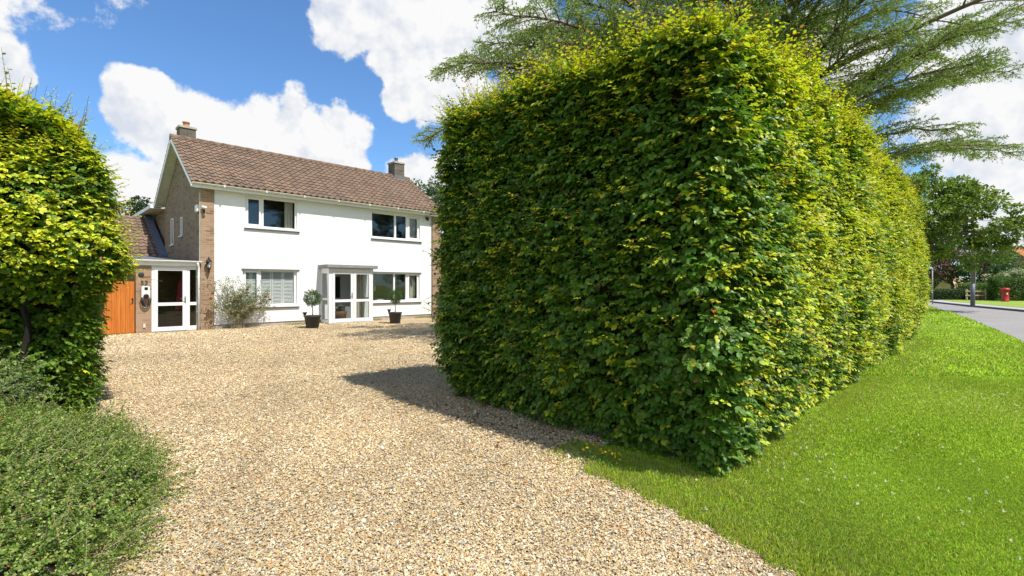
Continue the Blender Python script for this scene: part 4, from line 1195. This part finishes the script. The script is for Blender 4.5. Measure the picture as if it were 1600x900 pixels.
# wheelie bin
wb = thing('wheelie_bin', 'green wheelie bin at the right corner of the house', 'bin', (-3.0, 22.2, 0), TH)
MB().prism([(-.22, .08), (.22, .08), (.28, .92), (-.30, .92)], 1, -.27, .27).build('body', M['green_bin'], wb)
MB().prism([(-.33, .92), (.32, .92), (.32, .98), (-.15, 1.03), (-.33, .97)], 1, -.30, .30).build('lid', M['green_bin'], wb)
for s in (-1, 1): MB().tube([(.2, s * .26, .1), (.2, s * .31, .1)], .1, 16).build('wheel', M['black'], wb)

# rose bush
def rose():
    loc = np.array(HW(1.05, -.32, 0)); r = thing('rose_bush', 'straggly red flowered rose bush against the wall left of the shuttered window', 'shrub', tuple(loc))
    A = []; B = []; tips = []; mids = []
    for i in range(46):
        a = ru(-1, 1, 1)[0]; u = a * .95 + .1; h = ru(.7, 1.75, 1)[0] * (1 - .35 * max(0, a)) * (1 if a > -.8 else .8)
        p = np.array([rs.normal() * .10, rs.normal() * .05, 0.]); e = np.array([u, rs.normal() * .14, h])
        prev = p
        for k in range(1, 6):
            t = k / 5; q = p * (1 - t) + e * t + np.array([math.sin(t * 3.1) * .12 * np.sign(-a), 0, math.sin(t * 2.6) * .12]) + rs.normal(size=3) * .025
            A.append(prev); B.append(q); prev = q
            if k >= 2:
                for _ in range(3):
                    w = q + np.array([rs.normal() * .13, rs.normal() * .08, rs.normal() * .10 + .04]); A.append(q); B.append(w); mids.append(w)
        tips.append(prev)
    Rm = np.array([[U2[0], V2[0], 0], [U2[1], V2[1], 0], [0, 0, 1]])
    A = np.array(A) @ Rm.T; B = np.array(B) @ Rm.T; tips = np.array(tips) @ Rm.T; mids = np.array(mids) @ Rm.T
    stick_mesh('stems', A, B, .007, .004, r, M['fencewood'], 4)
    md = np.concatenate([mids, tips]); P = np.repeat(md, 8, 0) + rs.normal(size=(len(md) * 8, 3)) * .045; P[:, 2] = np.maximum(P[:, 2], .03)
    n = len(P); C = colvar((.11, .18, .04), n, .4); m2 = rs.uniform(size=n) < .15; C[m2] = colvar((.28, .22, .12), m2.sum(), .3)
    V, F, C = leaf_arrays(P, rv(n), rv(n) + np.array([0, 0, .6]), .05, .03, C, LEAF4); np_mesh('foliage', V, F, M['leaf'], r, C)
    uv = [(-.85, 1.05), (-.8, 1.22), (.85, 1.08), (1.0, .98), (.25, 1.35), (.7, .85)]
    for i, (u_, h_) in enumerate(uv):
        c = Rm @ np.array([u_, -.12, h_]); n = 46; D = rv(n); D[:, 2] = np.abs(D[:, 2]) * .8
        V, F, C = leaf_arrays(c + D * .012, D + rv(n) * .3, np.cross(D, rv(n)), .045, .04, colvar((.45, .012, .02), n, .2), LEAF4)
        np_mesh('bloom', V, F, M['leaf'], r, C)
rose()
for i, (u_, lab) in enumerate(((6.25, 'pale green weeds at the wall foot right of the porch'), (7.3, 'weeds between the right planter and the house wall'), (8.5, 'long low strip of weeds at the wall foot by the right brick pier'), (2.9, 'small weeds at the wall foot under the shuttered window'))):
    pts = [(HW(u_ + k * .16, -.18, 0)[0], HW(u_ + k * .16, -.18, 0)[1], .08) for k in range(3 if i < 2 else 7)]
    weeds('wall_weeds', lab, pts, (.20, .23, .05), .10, None, 45, .05)['group'] = 'weeds along the house wall'

# ------------------------------------------------------------------ trees
def tree(name, label, loc, trunk_h, crown, nclump, leaf, col, col2, clump_r=.7, per=160, tr=.18, seed=1, cat='tree', group=None, flower=None, shape=1.0, tm=LEAF5):
    """crown: list of ellipsoids (cx,cy,cz,rx,ry,rz) relative to loc"""
    r = np.random.RandomState(seed); root = thing(name, label, cat, loc, 0, group)
    cen = []; w = np.array([c[3] * c[4] * c[5] for c in crown]); w = w / w.sum()
    for i in range(nclump):
        c = crown[r.choice(len(crown), p=w)]; d = r.normal(size=3); d /= np.linalg.norm(d); k = r.uniform(.35, 1) ** .5
        cen.append(np.array(c[:3]) + d * k * np.array(c[3:]))
    cen = np.array(cen); mb = MB()
    top = np.array([0, 0, trunk_h])
    mb.tube([(0, 0, -.05), (tr * .2, 0, trunk_h * .5), tuple(top)], [tr * 1.25, tr, tr * .8], 10)
    cc = np.array(crown[0][:3]); mb.tube([tuple(top), tuple((top + cc) / 2), tuple(cc)], [tr * .8, tr * .6, tr * .3], 8)
    mb.build('trunk', M['bark'], root, True)
    mb = MB()
    for c in cen[: min(len(cen), 60)]:
        s = top + (cc - top) * r.uniform(0, .8); mid = (s + c) / 2 + r.normal(size=3) * .12; mb.tube([tuple(s), tuple(mid), tuple(c)], [tr * .28, tr * .17, tr * .06], 5, False)
    mb.build('limbs', M['bark'], root)
    n = nclump * per; ci = r.randint(0, nclump, n); D = norm(r.normal(size=(n, 3)))
    rad = clump_r * r.uniform(.35, 1, n) ** .6 * r.uniform(.6, 1.2, nclump)[ci]
    P = cen[ci] + D * rad[:, None] * np.array([1, 1, .6 * shape]); P[:, 2] = np.maximum(P[:, 2], .05)
    T = D + norm(r.normal(size=(n, 3))) * .9 - np.array([0, 0, .25]); N = np.array([0, 0, 1.]) + norm(r.normal(size=(n, 3))) * .8 + D * .3
    L = leaf * r.uniform(.7, 1.25, n); C = colvar(col, n, .3); k = r.uniform(size=n) < .3; C[k] = colvar(col2, k.sum(), .25)
    if flower is not None: k = r.uniform(size=n) < .4 * (D[:, 2] > -.1); C[k] = colvar(flower, k.sum(), .1, .05)
    V, F, C = leaf_arrays(P, T, N, L, L * .6, C, tm); np_mesh('crown', V, F, M['leaf'], root, C); return root


def cedar(loc, H):
    root = thing('cedar_tree', 'huge spreading cedar with drooping needle boughs behind the big hedge', 'tree', loc)
    L0 = np.array(loc); mb = MB(); mb.tube([(0, 0, -.1), (.05, 0, 2), (.1, .05, 6), (0, .1, 11), (0, 0, H)], [.62, .5, .42, .26, .05], 14)
    mb.build('trunk', M['bark'], root, True)
    limbs = []  # (start h, end point rel)
    vis = [((-1.9, 12.4, 7.1), 5.0), ((-.9, 13.3, 7.9), 5.6), ((-.4, 11.0, 7.6), 5.6), ((.3, 15.5, 9.3), 6.5), ((.8, 12.0, 8.7), 6.2), ((1.7, 10.0, 8.0), 6.0), ((2.2, 13, 10.0), 7), ((3.3, 9.5, 8.3), 6.3), ((4.4, 10.5, 9.2), 6.8),
           ((5.8, 9.2, 8.4), 6.3), ((7.3, 9.0, 8.9), 6.5), ((14.6, 13.8, 8.7), 5.7), ((15.2, 14.6, 7.9), 5.4), ((13.2, 12.3, 8.6), 5.5), ((13.6, 15.8, 10.5), 6.8), 
           ((12.9, 14.2, 6.0), 4.6), ((14.9, 14.4, 5.1), 4.0), ((12.5, 13.0, 5.5), 4.0), ((11.9, 12.1, 6.9), 5.0), ((-2.6, 15.3, 6.3), 4.9), ((11.0, 11.2, 7.2), 5.2), ((-.6, 12.6, 6.4), 5.0), ((.9, 11.3, 7.0), 5.3),
           ((3.0, 11.2, 8.9), 6.6), ((2.0, 11.6, 7.6), 5.8), ((4.8, 9.6, 7.4), 5.6), ((6.2, 9.4, 9.2), 6.9), ((7.8, 9.6, 7.9), 5.8), ((8.6, 10.2, 7.2), 5.3), ((10.2, 11.0, 6.5), 4.8), ((-1.2, 12.9, 7.3), 5.3), ((.2, 13.3, 8.4), 6.0)]
    for e, h0 in vis: limbs.append((h0, np.array(e) - L0))
    r = np.random.RandomState(17)
    for i in range(26):
        h0 = 5 + 9.5 * (i + .5) / 26; az = r.uniform(0, 6.28); ln = (8.5 - (h0 - 4) * .45) * r.uniform(.75, 1.05)
        limbs.append((h0, np.array([math.cos(az) * ln, math.sin(az) * ln, h0 + ln * r.uniform(.12, .35)])))
    up = np.array([0, 0, 1.])
    SA, SB, SR = [], [], []; TP, TT = [], []; TA, TB = [], []
    mb = MB()
    for li, (h0, e) in enumerate(limbs):
        s = np.array([.05, .05, h0]); d = e - s; Ln = np.linalg.norm(d)
        ctrl = s + d * .5 + up * Ln * r.uniform(.06, .13) + r.normal(size=3) * .25
        ts = np.linspace(0, 1, 15); pts = np.array([(1 - t) ** 2 * s + 2 * t * (1 - t) * ctrl + t * t * e for t in ts]) + r.normal(size=(15, 3)) * .04 * ts[:, None] + np.cumsum(r.normal(size=(15, 3)) * .045, 0) * ts[:, None] + up * (.35 * ts ** 1.2 - .45 * ts ** 5)[:, None]
        rad = .07 * (1 - ts) ** .8 + .011
        mb.tube([tuple(p) for p in pts], list(rad), 7)
        visible = li < len(vis); nsec = int(Ln * ((4.0 if e[0] > 3 else 7.2) if visible else 2.6))
        for k in range(nsec):
            t = .12 + .88 * (k + r.uniform(0, 1)) / nsec; f = t * 14; i0 = min(int(f), 13); p = pts[i0] + (pts[i0 + 1] - pts[i0]) * (f - i0)
            td = norm(pts[i0 + 1] - pts[i0]); sd = norm(np.cross(td, up)) * (1 if k % 2 else -1)
            sl2 = (.35 + 2.0 * (1 - t) ** .7 * min(1, t * 2.2)) * r.uniform(.6, 1.15)
            dd = norm(td * r.uniform(.5, 1.0) + sd * r.uniform(.5, 1.1) + up * r.uniform(-.10, .22)); q = p + dd * sl2 - up * sl2 * sl2 * .09
            m_ = 5; seg = [p + (q - p) * j / m_ + up * math.sin(j / m_ * 3.14) * sl2 * .06 for j in range(m_ + 1)]
            for j in range(m_): SA.append(seg[j]); SB.append(seg[j + 1]); SR.append(.018 * (1 - j / m_) + .005)
            nt_ = int(sl2 / (.05 if visible else .10)) + 3
            w = np.linspace(.08, 1, nt_); base = p + (q - p)[None] * w[:, None] + up[None] * (np.sin(w * 3.14) * sl2 * .06)[:, None]
            ss = norm(np.cross(dd, up)); sg = np.where(np.arange(nt_) % 2, 1, -1)[:, None]
            tl = (.16 + .30 * (1 - w)) * r.uniform(.6, 1.3, nt_)
            tdn = norm(dd[None] * .8 + ss[None] * sg * r.uniform(.4, 1, (nt_, 1)) + up[None] * r.uniform(-1.1, .12, (nt_, 1)))
            TA.append(base); TB.append(base + tdn * tl[:, None])
    mb.build('limbs', M['bark'], root, True)
    stick_mesh('branchlets', np.array(SA), np.array(SB), np.array(SR), np.array(SR) * .8, root, M['bark'], 4)
    TA = np.concatenate(TA); TB = np.concatenate(TB); n = len(TA)
    stick_mesh('twigs', TA, TB, .004, .002, root, M['bark'], 3)
    parts = []; m_ = 8; Dv = TB - TA; shade = .5 + .5 * r.uniform(size=n)
    for j in range(m_):
        f = r.uniform(0, 1.0, n)[:, None]; P = TA + Dv * f; T = norm(Dv) * .7 + rv(n) * .9 + up * .15
        C = colvar((.22, .33, .085), n, .3, .12); k = r.uniform(size=n) < .35; C[k] = colvar((.36, .43, .10), k.sum(), .2)
        parts.append(leaf_arrays(P, T, rv(n), (.072 if True else 0) * r.uniform(.6, 1.2, n), .027, C, LEAF4))
    V, F, C = merge(parts); np_mesh('needles', V, F, M['needle'], root, C)
    print('cedar twigs', n)
cedar((7.2, 14.3, 0), 17)

# horse chestnut beyond the hedge on the right
tree('horse_chestnut', 'broad leaved green tree overhanging the road beyond the end of the hedge', (22.6, 27.2, 0), 3.2,
     [(2.0, .3, 5.0, 3.6, 2.8, 2.6), (3.5, -.5, 4.6, 1.7, 1.7, 1.3), (.6, .5, 6.3, 2.6, 2.2, 1.8), (5.0, .2, 4.6, 1.0, 1.0, .9)], 125, .19, (.12, .19, .03), (.22, .30, .04), .64, 180, .22, 21)
bgT = 'garden trees across the road'
tree('copper_beech', 'dark purple leaved tree beyond the road left of the tall pole', (49.5, 55, 0), 1.5, [(-1.2, 0, 4.1, 2.6, 2.2, 1.9), (.8, 0, 4.3, 2.0, 2, 1.8), (-2.8, 0, 4.2, 2.4, 2, 2.6)], 60, .22, (.14, .075, .055), (.22, .13, .10), .8, 130, .2, 22, group=bgT)
tree('garden_tree', 'dark green bushy tree behind the tall pole across the road', (51, 53, 0), 1.4, [(-.2, 0, 3.4, 2.6, 2.2, 2.3), (2.2, .5, 3.4, 2.6, 2.2, 1.9), (1.2, 0, 1.6, 2.5, 2, 1.2)], 70, .22, (.03, .075, .02), (.06, .12, .03), .8, 130, .2, 23, group=bgT)
tree('garden_tree', 'mid green tree in front of the orange tiled roof', (56.8, 56, 0), 1.4, [(-.4, 0, 3.2, 1.9, 2, 1.9), (2.4, 0, 1.9, 2.4, 2, 1.4)], 50, .22, (.06, .12, .03), (.11, .17, .05), .8, 130, .2, 24, group=bgT)
tree('blossom_bush', 'white flowering bush above the clipped hedge by the red post box', (49, 48.2, 0), .6, [(0, 0, 2.0, 1.9, 1.2, 1.0), (2.4, 0, 2.5, 2.0, 1.2, 1.1)], 42, .14, (.09, .14, .05), (.16, .20, .08), .6, 150, .08, 25, cat='bush', flower=(.62, .60, .52))
tree('garden_tree', 'tall dark tree at the far left behind the blossom and pole', (42, 62, 0), 2, [(0, 0, 4.5, 4, 3, 3.0), (5, 4, 4, 4, 3, 2.8)], 60, .3, (.035, .07, .02), (.06, .10, .03), 1.1, 110, .25, 26, group=bgT)
# low growth across the road
def bushy(name, label, x0, x1, y, h, col, col2, n, seed, cat='hedge', dy=1.0, leaf=.1):
    r = thing(name, label, cat, ((x0 + x1) / 2, y, .12)); loc = np.array([(x0 + x1) / 2, y, .12])
    MB().box(x0 - loc[0] + .15, x1 - loc[0] - .15, -dy / 2 + .15, dy / 2 - .15, 0, h - .2).build('dark_inner_core', M['core'], r)  # near-black box carrying the shade inside the bush in its colour
    f = rs.randint(0, 4, n); u = ru(x0, x1, n); v = ru(-dy / 2, dy / 2, n); z = ru(0, h, n)
    P = np.c_[u - loc[0], v, z]; P[f == 0, 1] = -dy / 2; P[f == 1, 2] = h; P[f == 2, 0] = x0 - loc[0]; P[f == 3, 1] = -dy / 2
    P += rs.normal(size=(n, 3)) * .06 + (sn(P, 4, seed) * .08)[:, None]; P[:, 2] = np.maximum(P[:, 2], .02)
    C = colvar(col, n, .35); k = rs.uniform(size=n) < .3; C[k] = colvar(col2, k.sum(), .3)
    L = leaf * ru(.7, 1.3, n); V, F, C = leaf_arrays(P, rv(n) + np.array([0, -.6, 0]), rv(n) + np.array([0, -.4, .5]), L, L * .7, C, LEAF4); np_mesh('foliage', V, F, M['leaf'], r, C)
    return r
bushy('clipped_hedge', 'thick mid green clipped hedge behind the red post box', 42.8, 50, 43.6, 2.0, (.06, .12, .022), (.12, .20, .035), 9000, 71)
bushy('clipped_hedge', 'low light green hedge behind the post and rail fence', 43.9, 47.0, 48.0, 1.5, (.10, .17, .03), (.16, .23, .05), 5000, 72)
bushy('low_shrubs', 'dark low shrubs left of the tall pole beyond the verge', 38.8, 43.6, 47.0, .95, (.03, .06, .02), (.07, .12, .03), 5000, 73, 'bush')
bushy('ivy_bank', 'brownish undergrowth at the foot of the post and rail fence', 42.9, 47.2, 45.8, .75, (.06, .05, .025), (.10, .09, .04), 4000, 74, 'bush')

bushy('far_hedge', 'far green hedge closing the view at the end of the road', 53, 66, 74, 3.6, (.06, .11, .03), (.11, .17, .05), 9000, 75, leaf=.18)
# post-and-rail fence, poles, post box
fe = thing('rail_fence', 'wooden post and rail fence between the tall pole and clipped hedge', 'fence', (40.5, 44.2, .12))
for i, x in enumerate((.55, 2.3, 4.0)): MB().box(x - .06, x + .06, -.06, .06, 0, 1.05, .01).build('post', M['fencewood'], fe)
for z in (.42, .80): MB().box(.35, 4.1, -.10, -.062, z, z + .11, .006).build('rail', M['fencewood'], fe)
po = thing('utility_pole', 'tall wooden pole with dark metal base at the far kerb', 'pole', (31.9, 33.9, .12))
MB().tube([(0, 0, 1.35), (0, 0, 7.0)], [.115, .09], 12).build('wooden_pole', M['polegrey'], po, True)
MB().tube([(0, 0, 0), (0, 0, 1.5)], [.13, .13], 12).build('metal_base', M['poleblue'], po, True)
MB().tube([(.10, -.09, 1.3), (.10, -.09, 5.2)], .025, 6).build('cable_guard', M['steel'], po)
MB().box(-.5, .5, -.05, .05, 6.7, 6.8).build('cross_arm', M['polegrey'], po)
lp = thing('sign_post', 'slim pale metal post standing at the end of the hedge', 'post', (33.4, 38.9, 0))
MB().tube([(0, 0, 0), (0, 0, 2.75)], .042, 10).build('post', plain('galvanised', (.25, .27, .30), .5, .1, 8, 0), lp, True)
MB().lathe([(.065, 2.75), (.065, 2.80), (.02, 2.83)], 0, 0, 12).build('cap', M['steel'], lp, True)
pb = thing('post_box', 'red post box on the verge in front of the clipped hedge', 'post box', (41.6, 41.3, .12))
MB().lathe([(.26, 0), (.26, .10), (.235, .12), (.235, .98), (.25, 1.0)], 0, 0, 28).build('pillar', M['red'], pb, True)
MB().lathe([(.31, 1.0), (.33, 1.02), (.33, 1.07), (.26, 1.13), (.10, 1.17), (.02, 1.18)], 0, 0, 28).build('cap', M['red'], pb, True)
MB().box(-.12, .12, -.245, -.2, .86, .89).build('slot', M['black'], pb)
MB().box(-.11, -.02, -.243, -.2, .62, .76, .003).build('notice_plate', M['white'], pb)
# low open-sided shed
sd = thing('open_shed', 'low open fronted shed with sandy coloured roof beyond the verge', 'shed', (54.9, 60.5, 0), .1)
MB().prism([(-1.4, .95), (0, 2.45), (1.4, .95), (1.4, .85), (-1.4, .85)], 0, -1.6, .95).build('roof', M['shedroof'], sd)
for x in (-1.4, -.3, .75): MB().box(x - .06, x + .06, -1.2, -1.08, 0, .86).build('post', M['fencewood'], sd)
MB().box(-1.5, .85, .9, 1.0, 0, .86).build('back_wall', M['darkwood'], sd)
# orange roofed house far right
fh = thing('brick_house', 'far house with an orange pantile roof at the right edge', 'house', (76, 72, 0), .15)
MB().box(-4, 10, -3.5, 3.5, 0, 4.6).prism([(-3.5, 4.6), (0, 7.0), (3.5, 4.6)], 0, -3.999, 9.999).build('wall', M['brickfar'], fh)
rf = tiled_slope('roof', fh, -4.2, 10.2, (-3.9, 4.45), (0, 7.25), course=.34, tw=.30, col=(.46, .17, .07), seed=12, du=.075)
rf.data.materials[0] = attr_mat('pantile', .8)
MB().prism([(0, 7.2), (3.9, 4.4), (3.9, 4.3), (0, 7.05)], 0, -4.2, 10.2).build('rear_roof', M['pantile'], fh)
w_ = MB().box(-1, .4, -3.56, -3.505, 1.0, 2.2).box(3, 4.4, -3.56, -3.505, 1.0, 2.2).build('window', M['white'], fh)
MB().box(-.92, .32, -3.575, -3.565, 1.08, 2.12).box(3.08, 4.32, -3.575, -3.565, 1.08, 2.12).build('pane', M['glass'], w_)
# overhead wires
for i, (a, b_, lb) in enumerate((((31.9, 33.9, 6.9), (26.5, 18, 5.6), 'upper thin overhead wire leaving the tall pole'), ((31.5, 33.9, 6.85), (27.0, 17.5, 5.1), 'middle thin overhead wire leaving the tall pole'), ((32.3, 33.9, 6.0), (26.5, 18, 4.6), 'lowest thin overhead wire near the chestnut leaves'))):
    a, b_ = np.array(a), np.array(b_); b_ = a + (b_ - a) * 2.2
    pts = [tuple(a + (b_ - a) * t - np.array([0, 0, 1.2 * math.sin(math.pi * t) * .5])) for t in np.linspace(0, 1, 16)]
    tag(MB().tube(pts, .012, 5).build('overhead_wire', M['black']), lb, 'wire', 'wires from the pole')

# trees behind the house
bt = 'trees behind the house'
tree('conifer', 'dark conifer just left of the house above the garage roof', (-22.3, 29.5, 0), 2, [(0, 0, 4.5, 1.4, 1.4, 2.2), (-1.0, .5, 3.6, 2.4, 1.5, 1.6), (.2, 0, 6.0, .6, .6, .8)], 60, .2, (.03, .06, .025), (.06, .10, .03), .6, 120, .2, 81, group=bt)
tree('garden_tree', 'green tree top showing left of the right chimney', (-7.2, 31.5, 0), 3, [(0, 0, 6.6, 1.8, 1.5, 1.7), (1.8, 0, 7.0, 1.6, 1.4, 1.8)], 50, .2, (.06, .10, .03), (.11, .16, .05), .6, 90, .2, 82, group=bt)
tree('garden_tree', 'feathery green tree right of the house behind the roof end', (-4.6, 29.5, 0), 3, [(0, 0, 5.2, 1.9, 1.6, 2.2), (.9, 0, 6.8, .9, .9, 1.2)], 60, .18, (.06, .11, .04), (.12, .18, .06), .55, 90, .2, 83, group=bt)
tree('garden_tree', 'rounded dark green tree far left behind the left hedge', (-19, 22, 0), 2, [(0, 0, 3.4, 2.2, 2, 2.2)], 60, .2, (.035, .07, .02), (.07, .12, .03), .7, 120, .2, 84, group=bt)
# neighbour's tiled outbuilding right of the house
nb = thing('neighbour_outbuilding', 'grey brown tiled outbuilding glimpsed between the house and the hedge', 'outbuilding', (-4.5, 30.5, 0), TH)
MB().box(0, 7, 0, 4, 0, 2.6).build('wall', M['brickgrey'], nb)
tiled_slope('roof', nb, -.2, 7.2, (-.3, 2.5), (2.0, 4.3), col=(.14, .10, .09), seed=15, du=.1)
MB().prism([(-.29, 2.48), (2.0, 4.27), (4.3, 2.48)], 0, -.19, 7.19).build('roof_deck', M['lead'], nb)
bushy('garden_bush', 'dark evergreen bush beside the green wheelie bin', -2.9, 1.2, 23.6, 1.9, (.04, .08, .02), (.08, .13, .03), 7000, 91, 'bush')

for i, (x, y, h, lb) in enumerate(((36, 14, 12, 'tall dense tree across the road reflected in the upstairs panes'), (33, 3, 12, 'broad tree across the road opposite the drive'), (44, 21, 10, 'leafy tree across the road near the red post box'))):
    tree('roadside_tree', lb, (x, y, 0), 2.5, [(0, 0, h * .62, 4.2, 4.2, h * .5), (2, 3, h * .5, 3.2, 3.5, 2.5)], 70, .32, (.04, .08, .02), (.09, .14, .03), 1.3, 120, .3, 120 + i, group='trees across the road opposite the house')
